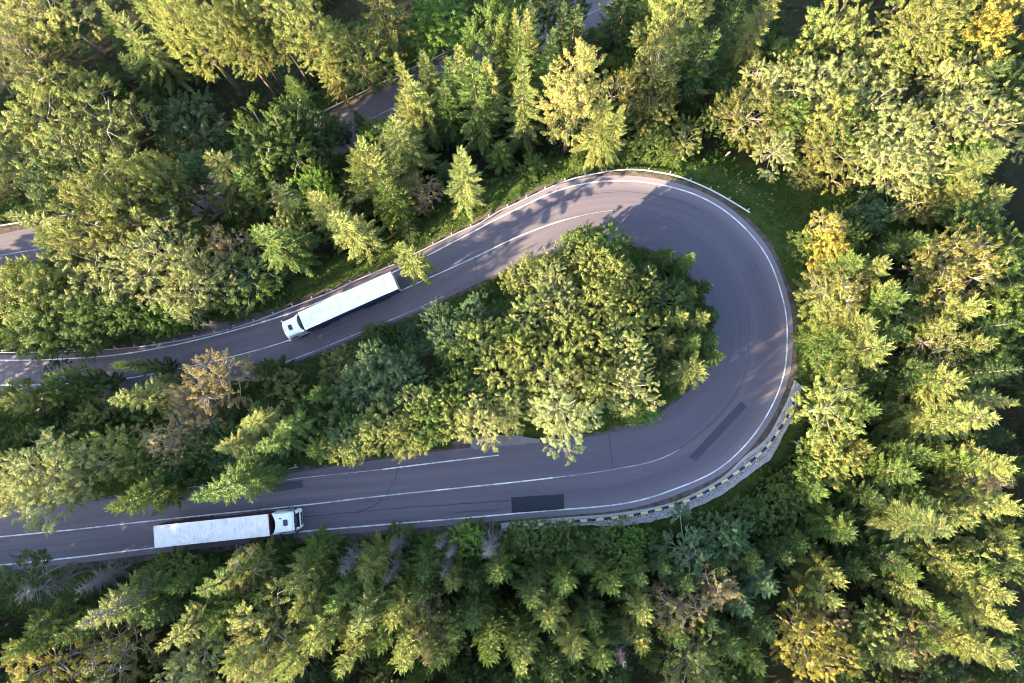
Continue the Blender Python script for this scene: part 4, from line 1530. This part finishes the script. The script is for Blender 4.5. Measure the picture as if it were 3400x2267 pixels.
# kind, column, row (photo pixels), height, radius, tint ; "!" = the pixel is the foot of the trunk
TREES = """
S 135 515 19 3.4 y|P 215 505 16 4.2 o|S 300 475 20 3.6 y|S 545 395 18 3.2 g|P 620 345 15 4.5 g|P 710 330 14 3.2 d|S 930 205 20 3.0 y|S 1010 150 22 3.2 g|S 1050 125 22 3.0 y|B 1130 85 18 3.6 g|S 1200 50 24 3.2 g|B 1270 30 18 3.8 d|S 1330 10 24 3.4 d|B 360 415 14 3.6 y|B 440 365 11 2.6 d|S 75 545 18 3.2 y|S 1260 75 24 3.0 g|S 1230 -10 25 3.4 d|S 1010 200 18 2.8 g|B 960 240 12 2.8 g|B 880 330 11 2.8 g
P 84 268 15 5.2 y|P 235 285 14 5.0 y|P 161 352 13 4.5 y|B 50 340 12 4.2 y|P 305 385 15 3.0 p|B 436 285 8 3.7 b|B 150 215 12 3.6 y
P 50 27 19 4.2 p|R 30 110 16 3.6 o|P 105 12 20 3.8 p|R 60 195 13 3.0 o|S 208 5 24 3.0 y|B 150 55 15 2.8 d|S 275 120 14 2.2 d
T! 573 231 31 3.0 y|T! 648 232 31 3.2 y|T! 505 160 30 3.0 y|T! 720 200 31 3.4 y|T! 664 221 27 2.6 o|T! 788 215 28 3.4 y|S 330 8 22 2.6 d
S! 470 170 27 2.6 d|S 690 40 24 2.2 o
B 822 134 15 3.9 y|S! 915 150 30 3.6 o|B 1006 50 17 3.9 l|B 1107 22 17 3.6 d|S 919 137 17 2.3 y|S 966 191 20 3.0 y|S 1063 94 23 2.8 y
S 1122 114 25 2.6 y|S 1090 134 28 3.7 g|S 969 114 19 2.6 y|S 1184 20 24 2.6 y|S 1160 44 23 2.4 y|S 1231 27 24 2.7 y|S 1204 124 28 3.1 y
S 811 255 10 1.6 d|U 764 305 5 2.2 b|P 660 320 14 4.0 g|B 690 300 13 3.4 d|B 600 375 13 3.6 g|S 889 275 20 3.6 y|F 822 345 22 4.3 y
S 1033 328 24 2.9 y|R 969 446 9 2.2 r|S! 806 535 20 2.9 y|B 721 450 13 2.5 l|R 657 463 12 2.4 r|S! 860 572 19 2.7 y|S 580 530 20 3.3 g
S 478 362 22 3.9 y|B 446 396 10 2.2 b|P 402 440 11 2.6 o|P 268 463 16 4.6 y|P 200 440 14 3.4 g|S 10 492 22 3.4 y|B 120 420 12 3.2 d
P 235 601 15 4.2 p|P 386 595 15 4.3 p|P 312 632 14 4.0 p|P 419 662 13 3.4 p|P 208 655 13 3.3 p|P 480 628 13 3.3 p|B 44 702 13 4.8 y
B 111 672 13 3.8 y|B 100 752 10 4.0 g|B 201 736 10 3.6 g|B 112 790 7 2.6 d|B 211 779 6 2.3 g|B 285 719 10 3.0 g|B 372 722 8 2.6 l
P 425 715 10 2.2 p|D 469 739 6 1.2 w|B 560 645 9 3.2 g|R 523 568 12 2.7 r|F 84 600 14 3.4 o|F 20 612 15 3.2 y|B 330 745 7 2.4 d
P 340 480 14 3.0 o|S 610 420 19 2.6 d|B 525 440 13 2.8 y|F 870 420 17 2.8 g|S 905 560 15 2.0 y|U 560 690 3 2.0 g|U 620 660 3 2.2 d|B 680 540 11 2.6 y
B 60 930 9 3.0 g|F 20 917 11 2.8 y|F 111 870 10 1.6 d|B 174 895 9 2.6 g|F 262 836 10 1.5 d|S 255 905 13 3.0 y|B 215 965 11 3.2 y
R 496 872 14 3.1 r|R 440 915 14 3.2 r|R 450 975 12 3.2 r|R 390 1020 11 2.8 r|F 587 850 11 2.3 d|F 370 872 9 1.6 d|B 330 925 8 2.6 g|B 140 985 10 3.0 d
P 107 1117 13 4.2 p|P 28 1117 12 3.3 p|P 150 1085 13 3.2 p|F 235 1165 11 2.6 g|F 310 1135 10 2.3 g|S 440 1143 14 2.9 g|S 520 1110 12 2.3 g
B 267 1045 11 3.3 y|S 498 1030 15 2.7 y|S 560 985 15 2.6 y|S 640 990 14 2.8 g|X 712 1035 10 2.5 g|X 718 905 11 2.5 g|B 90 1030 10 3.4 g|B 175 1020 10 3.0 d
S 600 1020 15 2.5 g|F 30 1000 11 2.8 y|B 400 1085 8 2.2 d|B 340 1045 9 2.6 g|F 575 940 11 2.3 d|B 655 905 8 2.5 o|S 560 1060 12 2.2 d
B 775 850 8 2.6 o|B 862 838 8 2.8 b|U 862 775 2.6 1.9 g|B 930 840 8 2.4 b|B 872 875 9 3.0 b|B 922 890 9 2.8 b|P 972 927 11 2.8 y|B 872 985 9 3.2 y
B 989 967 9 2.8 g|B 1107 786 11 3.2 y|B 1098 722 9 2.5 b|B 1012 742 8 2.4 b|B 1200 640 11 2.4 y|B 1190 803 11 2.8 y|B 1140 886 11 3.3 y|P 1174 940 9 2.8 p
B 820 890 9 2.8 b|B 770 960 8 2.6 g|B 820 1010 7 2.5 y|B 940 1000 8 2.5 y|B 1050 830 10 2.7 g|B 1060 900 10 2.8 g|P 1100 960 10 3.0 p|B 1040 960 9 2.4 y
U 945 765 2.4 1.6 b|U 1125 668 2 1.2 d|B 1045 785 10 2.5 b|B 790 1025 7 2.4 y|B 800 1000 8 2.4 b|B 700 872 6 2.0 d|B 700 960 8 2.4 d
B 1392 565 10 3.0 g|B 1328 585 10 2.4 y|B 1240 612 10 2.0 y|P 1274 665 11 3.0 p|P 1281 712 11 2.7 p|B 1368 625 11 2.8 y|B 1419 640 11 2.5 y|B 1469 660 10 2.3 y
B 1442 715 11 2.6 y|B 1325 742 12 2.8 y|B 1375 690 12 2.6 y|B 1486 735 10 2.4 y|B 1425 775 12 2.6 y|B 1362 805 12 2.8 y|B 1435 832 12 2.7 p|P 1445 885 12 3.0 p
P 1295 940 12 4.1 p|B 1234 850 11 2.9 y|B 1174 770 10 2.5 g|B 1215 740 11 2.6 y|B 1380 870 11 2.6 y|B 1320 860 11 2.6 o|B 1440 930 7 2.2 g|B 1290 800 11 2.6 y
F 1538 581 9 1.9 g|F 1597 586 10 1.7 g|F 1600 672 9 2.0 g|F 1625 655 8 1.6 d|X 1573 724 11 2.5 y|X 1624 738 11 2.7 y|F 1648 718 9 2.0 d|F 1655 812 8 1.6 g
X 1600 842 11 3.7 y|F 1565 650 9 2.4 d|F 1500 620 9 2.4 d|B 1530 690 9 2.6 g|F 1545 780 9 2.4 o|F 1640 775 9 2.2 d|B 1340 555 8 2.3 g|F 1600 775 10 2.4 g|U 1480 940 2.4 1.7 l|B 1520 840 7 2.0 d
S! 1388 152 33 4.2 d|S! 1450 135 32 4.2 g|C 1550 35 29 3.6 y|C 1520 140 22 2.8 o|C! 1298 352 29 3.1 q|S 1402 231 18 3.4 y|S 1427 243 17 2.4 y
R 1430 212 14 2.6 k|B 1499 237 13 3.1 o|B 1516 268 10 2.4 k|B 1496 314 7 2.5 g|B 1573 318 6 2.4 y|B 1635 268 9 2.5 d|F 1620 97 18 3.7 y|S 1395 170 13 1.7 d
S 1295 5 24 2.6 d|S 1640 60 23 2.8 d|B 1450 190 12 2.5 d|U 1545 362 1.8 1.3 g|U 1420 352 1.8 1.3 g|U 1330 366 2.0 1.4 g|U 1460 345 2.6 1.6 g|U 1225 385 2.2 1.6 g
B 1722 265 11 4.0 o|P 1777 190 13 3.9 p|P 1787 338 7 3.0 p|S 1800 -30 25 3.6 y|B 1929 45 20 4.0 y|T! 1982 90 30 3.0 p|T! 2022 92 30 3.2 p|B 2297 30 20 5.0 k
P 1888 190 13 4.8 p|B 2009 161 12 3.6 p|B 2056 127 12 3.2 g|P 2180 174 12 4.1 p|P 2230 205 12 3.8 p|P 2197 265 12 4.5 p|P 2281 280 12 4.6 p|P 1996 238 12 4.2 p
P 2039 319 11 4.4 p|P 2113 319 11 4.4 p|P 2063 388 9 4.3 p|P 2130 386 9 3.6 p|P 1915 338 9 4.2 o|S 2310 340 15 3.6 y|F 2247 430 11 3.4 y|F 2318 440 11 3.4 y|B 2230 370 9 2.8 l
B 2163 94 12 3.8 d|B 2264 117 12 3.6 d|B 2318 201 11 3.4 d|S 2331 127 16 2.8 d|B 1860 130 11 3.0 d|B 1735 90 11 3.0 d|S 1690 40 22 3.0 d|B 2100 110 10 3.0 d|S 1730 -20 24 3.0 d
B 2012 483 6 2.3 b|F 2290 360 12 2.8 y|B 2106 468 7 2.4 o|B 1850 400 5 2.2 o|B 1900 250 11 3.2 y|B 1955 300 10 3.0 g|B 1810 260 10 2.8 g|T 2200 0 22 3.4 y
R 1902 520 10 2.3 k|B 1907 563 9 2.5 k|B 1860 560 7 2.0 g|B 1949 541 8 2.3 g|F 2128 537 12 2.6 g|F 1985 600 13 3.0 g|F 2040 605 13 2.8 y|P 2163 588 14 3.6 o
R 2214 625 14 3.5 q|B 2250 595 13 2.4 k|B 2318 622 14 4.0 g|R 1930 660 11 3.7 o|B 1912 702 9 3.0 y|F 2085 699 15 3.2 g|P 2163 680 13 3.3 o|F 2256 699 16 3.5 y
B 2297 715 13 3.0 g|F 2004 742 14 3.6 y|F 2085 760 14 2.8 g|F 2027 803 14 4.1 y|R 2157 788 13 3.5 o|F 2290 776 15 3.1 y|B 2255 830 12 2.9 g|S 2331 740 16 2.8 d
F 2222 873 16 4.0 y|S 2300 958 20 4.2 y|F 2203 965 15 3.4 y|B 1905 950 12 3.8 y|F 2012 940 14 3.0 g|S 2340 860 18 2.8 d|S 2345 918 18 3.0 y|F 1945 770 11 2.8 g
F 2040 870 11 2.6 d|F 2110 880 12 2.8 d|B 1905 815 8 2.4 g|F 2200 1000 12 2.6 d|U 1880 630 2.2 1.5 g|U 1885 720 2.0 1.4 g|F 2060 660 13 2.6 y|F 1940 640 11 2.6 y|F 2130 840 13 2.6 d|F 2190 740 14 2.8 y
B 1927 1046 12 2.8 y|B 1885 1065 9 3.2 g|F 1999 1030 13 2.8 o|F 2093 1090 15 3.0 g|F 2132 1052 15 2.6 g|F 2335 1081 17 3.6 y|R 2260 1120 13 2.6 r|S 2188 1232 18 4.6 y
F 2250 1200 15 2.6 y|F 1960 1222 12 3.6 g|F 2343 1170 17 3.4 y|F 2225 1312 15 2.6 y|F 2068 1290 14 2.8 d|F 1941 1327 13 2.5 y|F 1927 1393 13 2.8 y|P 1850 1466 13 4.4 k
P 1890 1500 12 3.4 k|B 2016 1440 12 3.0 y|F 2090 1536 14 3.2 y|F 2320 1373 16 3.2 y|F 2340 1432 16 3.0 y|B 2283 1262 13 2.8 y|R 2100 1450 12 2.4 r|F 2160 1500 14 2.8 g
F 2020 1150 12 2.8 d|F 1900 1130 10 2.8 g|B 1815 1125 6 2.4 g|F 2260 1060 14 2.8 g|F 2150 1150 13 2.6 d|F 2300 1330 14 2.6 g|F 2140 1380 14 2.8 y|F 2200 1440 14 2.6 g|F 2260 1500 14 2.8 y
F 2330 1530 15 3.2 y|F 1980 1530 12 2.6 d|F 1995 1330 12 2.4 d|F 2110 1340 13 2.4 g|B 1830 1150 6 2.6 g|F 1860 1260 10 2.4 g|B 1900 1420 11 2.6 r
B 1765 1178 5 2.3 g|B 1708 1178 4 1.9 g|B 1669 1242 9 2.8 b|P 1588 1272 10 4.0 b|B 1445 1236 5 1.9 l|B 1216 1252 7 2.8 g|B 1300 1256 6 2.3 g|B 1385 1258 6 2.1 g
F 1146 1327 13 3.0 g|F 1299 1359 14 2.8 g|F 1402 1359 14 2.8 g|F 1474 1328 13 2.6 g|F 1591 1352 13 2.5 g|R 1641 1350 14 2.3 r|R 1552 1400 14 2.6 r|F 1271 1437 16 2.9 y
F 1491 1434 16 2.7 y|F 1481 1482 16 2.6 y|F 1317 1508 16 3.0 y|F 1196 1537 16 2.8 y|P 1598 1526 15 4.0 y|F 1783 1359 13 3.0 b|F 1730 1402 13 2.8 b|F 1691 1508 14 3.0 g
F 1240 1330 12 2.6 d|F 1350 1310 12 2.4 d|B 1420 1300 9 2.6 g|F 1540 1320 12 2.4 d|F 1090 1340 12 2.6 d|F 1220 1400 14 2.6 d|F 1360 1430 14 2.6 d|F 1430 1470 14 2.6 d|F 1560 1470 14 2.6 g|F 1640 1440 14 2.6 d|F 1390 1540 15 2.8 g|F 1260 1560 16 2.8 d|F 1740 1300 11 2.6 g|F 1820 1290 11 2.6 d|F 1660 1310 11 2.4 d|F 1780 1470 14 2.8 d|F 1750 1540 14 2.6 g|B 1165 1258 5 1.9 g|B 1500 1255 5 2.0 g
D 781 1313 12 2.2 w|D 904 1262 8 1.6 w|D 888 1334 12 1.9 w|D 1006 1263 9 1.5 w|D 1034 1284 10 1.5 w|D 1016 1325 12 1.5 w|D 1127 1281 12 2.4 w|D 36 1376 14 2.8 w|D 171 1356 10 2.4 w|D 212 1336 8 1.7 w|D 171 1448 21 2.2 w|D 1440 1535 12 1.6 w
S 171 1459 19 3.3 y|S 255 1430 16 2.8 g|S 360 1494 19 3.0 y|S 474 1390 16 2.6 g|F 530 1335 13 2.4 y|R 560 1318 13 2.4 o|F 650 1352 15 3.0 y|F 696 1290 12 2.6 g|P 605 1455 15 4.3 q
P 590 1500 14 3.4 p|P 445 1544 14 3.6 p|F 516 1526 16 2.8 y|P 89 1537 14 4.2 k|R 267 1512 13 3.4 o|F 831 1322 13 2.6 y|F 975 1315 12 2.8 g|F 1027 1355 13 2.3 y|B 1070 1248 7 1.9 l
F 767 1412 15 2.8 g|S 806 1462 18 3.4 y|F 895 1432 16 3.0 y|R 991 1425 13 2.8 o|R 988 1469 13 2.2 r|F 706 1508 17 3.2 y|F 927 1526 17 3.0 y|F 767 1537 17 2.6 y|F 1080 1430 14 2.8 d|F 1191 1500 15 2.6 d
B 60 1330 7 2.6 d|F 300 1345 11 2.2 g|F 390 1370 12 2.2 g|F 590 1380 13 2.2 d|B 420 1320 7 2.2 g|F 860 1390 14 2.4 d|F 950 1380 13 2.4 d|F 60 1440 14 2.8 d|F 130 1480 15 2.6 d|F 20 1500 15 2.8 g|F 320 1430 13 2.4 d|F 680 1430 15 2.6 y|F 1010 1530 16 2.6 d|F 1100 1520 16 2.6 g|F 860 1500 16 2.6 g|F 640 1556 17 2.8 y|F 400 1440 14 2.4 d|B 540 1420 12 2.4 g|F 1040 1470 15 2.6 d|U 920 1225 2 1.4 g|F 740 1350 12 2.2 d|U 600 1270 2.4 1.6 g|F 630 1278 8 1.8 d|U 1090 1215 2.0 1.3 g
"""
POLYL = np.array([R_IN[k] for k in range(0, len(RS), 3)])


def zone(u, v, base):
    if inside(POLYL, np.array([base]))[0]:
        for lim, ph in ((330, 'between the road legs at left edge'), (640, 'in the wooded loop above the lower lorry'),
                        (930, 'in the wooded loop below the upper lorry'), (1250, 'in the middle of the wooded loop'),
                        (1480, "in the wooded loop's right half")):
            if u < lim:
                return ph
        return "at the wooded loop's right tip"
    y = base[1]
    if u < 1750 and v > 1120:
        if v < 1390:
            return ('below the lower road at bottom left' if u < 400 else 'on the bank below the lower lorry' if u < 720 else
                    'below the lower road before the parapet' if u < 1150 else 'just below the stone parapet')
        return ('at the bottom left corner' if u < 420 else 'at the bottom edge, left of centre' if u < 900 else
                'at the bottom edge near the middle' if u < 1350 else 'at the bottom edge, right of centre')
    ur_ = U_C[int(np.argmin(((U_C - np.array(base)) ** 2).sum(1)))]
    beyond = (np.array(base) - ur_) @ np.array([-.48, .87]) > 0 and u < 1300
    if beyond:
        return ('in the top left corner' if u < 330 and v < 200 else 'beyond the upper road at left edge' if u < 400 else
                'beyond the upper road at top edge' if u < 760 else 'beyond the upper road, top centre')
    if u < 1250:
        return ('above the guard rail at left edge' if u < 250 else 'behind the rail, left of upper lorry' if u < 550 else
                'just above the upper lorry' if u < 900 else 'between the upper road and the bend')
    if v < 480:
        if u < 1680:
            return 'at the top edge above the bend' if v < 130 else "above the bend's curved guard rail"
        if v < 150:
            return 'in the top right corner'
        return 'above the clearing by the rail end' if u < 2080 else 'at the right edge above the clearing'
    if v < 720:
        return 'below the clearing beside the bend' if u < 2080 else 'at the right edge below the clearing'
    if v < 1000:
        return "right of the bend's white edge line" if u < 2080 else 'at the right edge, halfway down'
    if v < 1250:
        return 'right of the stone parapet' if u < 2060 else 'at the lower right edge'
    return 'in the bottom right corner' if u > 2060 else 'in the bottom right, short of the corner'


class T_:
    pass


trees = []
NUMS = ['', 'second', 'third', 'fourth', 'fifth', 'sixth', 'seventh', 'eighth', 'ninth', 'tenth', 'eleventh', 'twelfth', 'thirteenth',
        'fourteenth', 'fifteenth']


def place_tree(kind, u, v, h, r, tint, foot=False, up=None):
    if up is None:
        up = 1.0 if kind in 'SFDTX' else (.72 if kind != 'U' else .6)
    h0 = h
    if foot:
        x, y, z = ground(u, v)
    else:
        for f in (1, .92, .84, .76, .68, .6, .5, 1.1, 1.2, 1.35, 1.5):
            x, y, z = ground(u, v, h0 * f * up)
            h = h0 * f
            if grid_at(RDG, x, y) > (.9 if kind != 'U' else .5):
                break
        else:
            print('tree on road', kind, u, v)
    t = T_()
    t.kind, t.x, t.y, t.z, t.h, t.r, t.tint, t.u, t.v = kind, float(x), float(y), float(z), h, r, tint, u, v
    mid = pix((t.x, t.y, t.z + h * .7))
    t.mu, t.mv = mid
    trees.append(t)
    return t


for line in TREES.strip().split('\n'):
    for it in line.split('|'):
        p = it.split()
        hh = float(p[3]) * (1.22 if 480 < float(p[1]) < 1250 and float(p[2]) > 1370 and p[0] not in 'UD' else 1)
        big = 1.22 if float(p[1]) < 1010 and float(p[2]) < 690 and p[0][0] in 'SFBP' else 1
        place_tree(p[0][0], float(p[1]), float(p[2]), hh, float(p[4]) * big, p[5], p[0].endswith('!'))

# understorey: lower trees in the gaps of the forest
def fill(n, u0, u1, v0, v1, kinds, hr, dmin, maxd=99, tints='ddg', key=5):
    g = random.Random(key)
    made = tries = 0
    while made < n and tries < n * 60:
        tries += 1
        u, v = g.uniform(u0, u1), g.uniform(v0, v1)
        x, y, z = ground(u, v)
        if grid_at(RDG, x, y) < 3.2 or inside(CL, np.array([[x, y]]))[0]:
            continue
        if min((t.x - x) ** 2 + (t.y - y) ** 2 for t in trees) < dmin ** 2:
            continue
        k = g.choice(kinds)
        h = g.uniform(*hr)
        t = place_tree(k, u, v, h, DEF[k][1] * g.uniform(.7, .95), g.choice(tints), True)
        made += 1
    return made


print('hand placed', len(trees))
print('fill', fill(40, 0, 2352, 1250, 1568, 'FFB', (7, 11), 2.8, key=1),
      fill(34, 1900, 2352, 480, 1250, 'FFB', (7, 11), 2.8, key=2),
      fill(34, 1300, 2352, -60, 330, 'FFBS', (8, 12), 3.0, key=3),
      fill(44, -40, 1300, -60, 560, 'FSFB', (6, 10), 3.4, key=4),
      fill(16, 0, 1300, 880, 1080, 'FB', (6, 8), 2.6, key=6))

# taller forest standing outside the picture; sunward trees added to cast shade, others around it
gg = random.Random(12)


def outside(n, u0, u1, v0, v1, kinds, hr, tints):
    for _ in range(n):
        for _t in range(40):
            u, v = gg.uniform(u0, u1), gg.uniform(v0, v1)
            x, y, z = ground(u, v)
            if grid_at(RDG, x, y) > 2.5 and min((t.x - x) ** 2 + (t.y - y) ** 2 for t in trees) > 12:
                break
        else:
            continue
        k = gg.choice(kinds)
        t = place_tree(k, u, v, gg.uniform(*hr), DEF[k][1] * gg.uniform(.9, 1.15), gg.choice(tints), True)
        t.out = True


for (u, v, k, h) in [(-25, 965, 'B', 15), (-62, 990, 'B', 16), (-112, 985, 'F', 16), (-30, 1050, 'B', 15), (-85, 1065, 'S', 17), (-140, 1040, 'B', 16),
                     (-190, 990, 'B', 16), (-40, 1350, 'S', 21), (-92, 1365, 'S', 22), (-150, 1360, 'S', 22), (-30, 1430, 'S', 22), (-105, 1445, 'S', 23),
                     (-205, 1400, 'S', 22), (-160, 1450, 'S', 23), (-250, 1460, 'S', 23), (-232, 985, 'B', 17), (-272, 1003, 'B', 17), (-320, 1012, 'S', 18),
                     (-22, 655, 'S', 20), (-75, 668, 'S', 20), (-132, 692, 'S', 20), (-195, 702, 'S', 20)]:
    place_tree(k, u, v, h, DEF[k][1] * 1.1, 'g', True).out = True  # unseen trees added to keep the left road ends in shade
outside(34, 100, 1250, 1575, 1760, 'SSF', (23, 30), 'gyd')
outside(16, 1250, 2350, 1575, 1720, 'SFF', (15, 22), 'gyd')
outside(16, -260, -15, 1330, 1720, 'SSF', (20, 26), 'gyd')
outside(8, -260, -20, 200, 760, 'SBB', (14, 18), 'gy')
outside(14, 2360, 2560, 250, 1500, 'SFB', (12, 18), 'gy')
outside(12, -260, -15, 955, 1140, 'SFB', (14, 17), 'gy')
outside(24, -100, 2400, -260, -90, 'SB', (20, 26), 'gd')

# labels: look, place, and the rank along the row where several are alike
vis = []
for t in trees:
    b = pix((t.x, t.y, t.z))
    t.out = getattr(t, 'out', False) and (t.mu < 0 or t.mu > 2352 or t.mv < 0 or t.mv > 1568)
    cu, cv = min(max(t.mu, 5), 2347), min(max(t.mv, 5), 1563)
    t.zone = zone(cu, cv, (t.x, t.y))
    D0 = DEF[t.kind][0]
    sz = ('tall ' if t.h > D0 * 1.18 else 'low ' if t.h < D0 * .72 else '') if t.kind not in 'TU' else ''
    if t.kind == 'F' and t.h > 14:
        sz = 'tall '
    noun = KIND[t.kind][1]
    if t.kind == 'F' and t.h > 12.5:
        noun = 'spruce'
        sz = 'slim '
    if t.kind == 'R' and t.tint in 'ok':
        noun = 'twiggy tree'
    t.look = (sz + WORD[t.tint] + ' ' + noun).strip()
groups = {}
for t in trees:
    groups.setdefault((t.look, t.zone, t.out), []).append(t)
for (look, zn, out), L in groups.items():
    L.sort(key=lambda q: q.mu)
    n = len(L)
    for i, t in enumerate(L):
        if out:
            t.label = look + ' standing outside the picture ' + ('below' if t.mv > 1568 else 'at the left' if t.mu < 0 else 'at the right')
        elif n == 1:
            t.label = look + ' ' + zn
        elif n == 2:
            t.label = ('left-hand ' if i == 0 else 'right-hand ') + look + ' ' + zn
        else:
            rank = 'leftmost' if i == 0 else 'rightmost' if i == n - 1 else (NUMS[i] + ' from left')
            t.label = rank + ' ' + look + ' ' + zn
        w_ = t.label.split()
        if len(w_) > 16:
            print('long label', t.label)

vcount = {}
for t in trees:
    ps = PROTO[t.kind]
    i = vcount.get(t.kind, random.Random(len(t.kind) + ord(t.kind)).randrange(9))
    vcount[t.kind] = i + 1
    if t.kind in 'FS' and False:
        pass
    tr, cr, H, R = ps[(i * 7 + int(t.u)) % len(ps)]
    nm, _ = KIND[t.kind]
    t.r *= {'S': 1.22, 'F': 1.18, 'D': 1.1}.get(t.kind, 1.1)
    if t.kind == 'F' and t.h > 12.5:
        nm = 'spruce_tree'
    rg = random.Random(int(t.x * 1000) ^ int(t.y * 777))
    root = empty(nm, (t.x, t.y, t.z - .05), rg.uniform(0, 2 * PI))
    root.rotation_euler = (rg.gauss(0, .025), rg.gauss(0, .025), root.rotation_euler.z)
    root.scale = (t.r / R, t.r / R, t.h / H)
    tag(root, t.label, 'bush' if t.kind == 'U' else 'tree',
        {'S': 'spruces of the mountain forest', 'F': 'spruces of the mountain forest', 'X': 'spruces of the mountain forest', 'D': 'dead grey spruces',
         'U': 'bushes along the road verges'}.get(t.kind, 'broadleaved trees of the forest'))
    link('trunk', tr, root)
    co = link('branches' if t.kind == 'D' else 'crown', cr, root)
    c = TINT[t.tint]
    j = rg.uniform(.85, 1.15)
    wv = rg.uniform(-.06, .06)
    co.color = (c[0] * j * (1 + wv), c[1] * j, c[2] * j * (1 - wv), 1)
print('trees', len(trees), {k: sum(1 for t in trees if t.kind == k) for k in KIND})

# ------------------------------------------------------------------ grass and undergrowth
def scatter(n, lo, hi, key, extra_poly=None):
    g = np.random.default_rng(key)
    out = []
    tot = 0
    while tot < n:
        x = g.uniform(-84, 84, 60000)
        y = g.uniform(-58, 66, 60000)
        d = grid_at(RDG, x, y)
        pr = np.where((d > lo), np.exp(-np.maximum(d - lo - 1.2, 0) / hi), 0)
        if extra_poly is not None:
            pr = np.maximum(pr, inside(extra_poly, np.stack([x, y], 1)) * .8 * (d > lo))
        k = g.uniform(0, 1, len(x)) < pr
        out.append(np.stack([x[k], y[k]], 1))
        tot += k.sum()
    return np.vstack(out)[:n]


# keep growth off the parapet
ppoly = np.vstack([pi_[:, :2], po_[::-1, :2]])
g_ = np.random.default_rng(5)
P = scatter(150000, .55, 2.2, 1, CL)
P = P[~inside(ppoly, P)]
n = len(P)
f = np.sin(P[:, 0] * .9 + 2 * np.sin(P[:, 1] * .5)) * np.sin(P[:, 1] * 1.1 + 1.5 * np.sin(P[:, 0] * .37))
z = zt(P[:, 0], P[:, 1])
an = g_.uniform(0, 2 * PI, n)
tilt = g_.uniform(.25, 1.1, n)
d = np.stack([np.cos(an) * np.cos(tilt), np.sin(an) * np.cos(tilt), np.sin(tilt)], 1)
sd = nrm(np.cross(d, np.array([0, 0, 1.0]) + g_.normal(0, .4, (n, 3))))
q = rhombs(np.column_stack([P, z - .02]), d, sd, g_.uniform(.15, .42, n) * (1 + .35 * f), g_.uniform(.05, .11, n))
v = g_.uniform(.7, 1.3, n) * (1 + .25 * f)
col = np.stack([.060 * v * (1 + .25 * f), .098 * v, .018 * v], 1)
dry = g_.uniform(0, 1, n) < .04
col[dry] = col[dry] * [2.2, 1.3, 1.5]
t = NT('grass_blades')
at = t.n('ShaderNodeAttribute', attribute_name='var')
b = t.bsdf(at.outputs['Color'], .6, 0, .2)
tr = t.n('ShaderNodeBsdfTranslucent')
t.l(at.outputs['Color'], tr.inputs['Color'])
mx = t.n('ShaderNodeMixShader')
mx.inputs[0].default_value = .3
t.l(b.outputs[0], mx.inputs[1])
t.l(tr.outputs[0], mx.inputs[2])
M_GRASS = t.done(mx.outputs[0])
go = link('grass', quadmesh('grass', q, M_GRASS, col))
tag(go, kind='stuff')

# leafy herbs and brambles in clumps on the forest floor and verges
K = scatter(9000, 1.4, 24.0, 8, CL)
K = K[~inside(ppoly, K)]
kz = zt(K[:, 0], K[:, 1])
dd_ = grid_at(RDG, K[:, 0], K[:, 1])
pr = g_.uniform(.28, .7, len(K)) * np.clip(.5 + dd_ * .12, .5, 1.2)
cen = np.column_stack([K, kz + pr * .45])
q, V = leaf_cloud(g_, cen, np.tile([0, 0, 1.0], (len(K), 1)), pr, 36, .20, .7)
base_c = np.where(g_.uniform(0, 1, (len(K), 1)) < .35, np.array([[.075, .125, .022]]), np.array([[.045, .082, .018]]))
base_c = np.where(g_.uniform(0, 1, (len(K), 1)) < .10, np.array([[.10, .105, .03]]), base_c)
V = V * np.repeat(base_c, 36, 0)
uo = link('undergrowth', quadmesh('undergrowth', q, M_GRASS, V))
tag(uo, kind='stuff')

# white wild flowers near the end of the rail
fq = []
for k in range(16):
    u, v = g_.normal(1690, 45), g_.normal(430, 26)
    x, y, z = ground(u, v)
    if grid_at(RDG, x, y) < 1.0:
        continue
    fq.append([(x + a_ * .05, y + b_ * .05, z + .38) for a_, b_ in ((-1, -1), (1, -1), (1, 1), (-1, 1))])
fo = link('wild_flowers', quadmesh('wild_flowers', np.array(fq), M_WHITE))
tag(fo, kind='stuff')

# ------------------------------------------------------------------ light
SUN_EL = math.radians(20)
SUN_AZ = math.radians(30)            # the light travels towards the upper right of the photo
trav = Vector((math.cos(SUN_AZ) * math.cos(SUN_EL), math.sin(SUN_AZ) * math.cos(SUN_EL), -math.sin(SUN_EL)))
sd_ = bpy.data.lights.new('sun', 'SUN')
sd_.energy = 5.0
sd_.angle = math.radians(.5)
sd_.color = (1.0, .83, .55)
so = bpy.data.objects.new('sun', sd_)
so.rotation_euler = trav.to_track_quat('-Z', 'Y').to_euler()
so.location = (-60, -40, 120)
COL.objects.link(so)
wd = bpy.data.worlds.new('World')
scene.world = wd
wd.use_nodes = True
nt = wd.node_tree
bg = nt.nodes['Background']
sky = nt.nodes.new('ShaderNodeTexSky')
sky.sky_type = 'NISHITA'
sky.sun_disc = False
sky.sun_elevation = SUN_EL
sky.sun_rotation = math.atan2(-trav.x, -trav.y)
sky.air_density = 1.0
sky.dust_density = 1.0
nt.links.new(sky.outputs[0], bg.inputs[0])
bg.inputs[1].default_value = .125

vs = scene.view_settings
vs.view_transform = 'Standard'
vs.look = 'None'
vs.exposure = 3.05
vs.gamma = 1.0
scene.cycles.max_bounces = 6
scene.cycles.diffuse_bounces = 3
scene.cycles.transmission_bounces = 3
scene.cycles.use_denoising = True
scene.cycles.filter_width = 1.0
scene.render.filter_size = 1.0
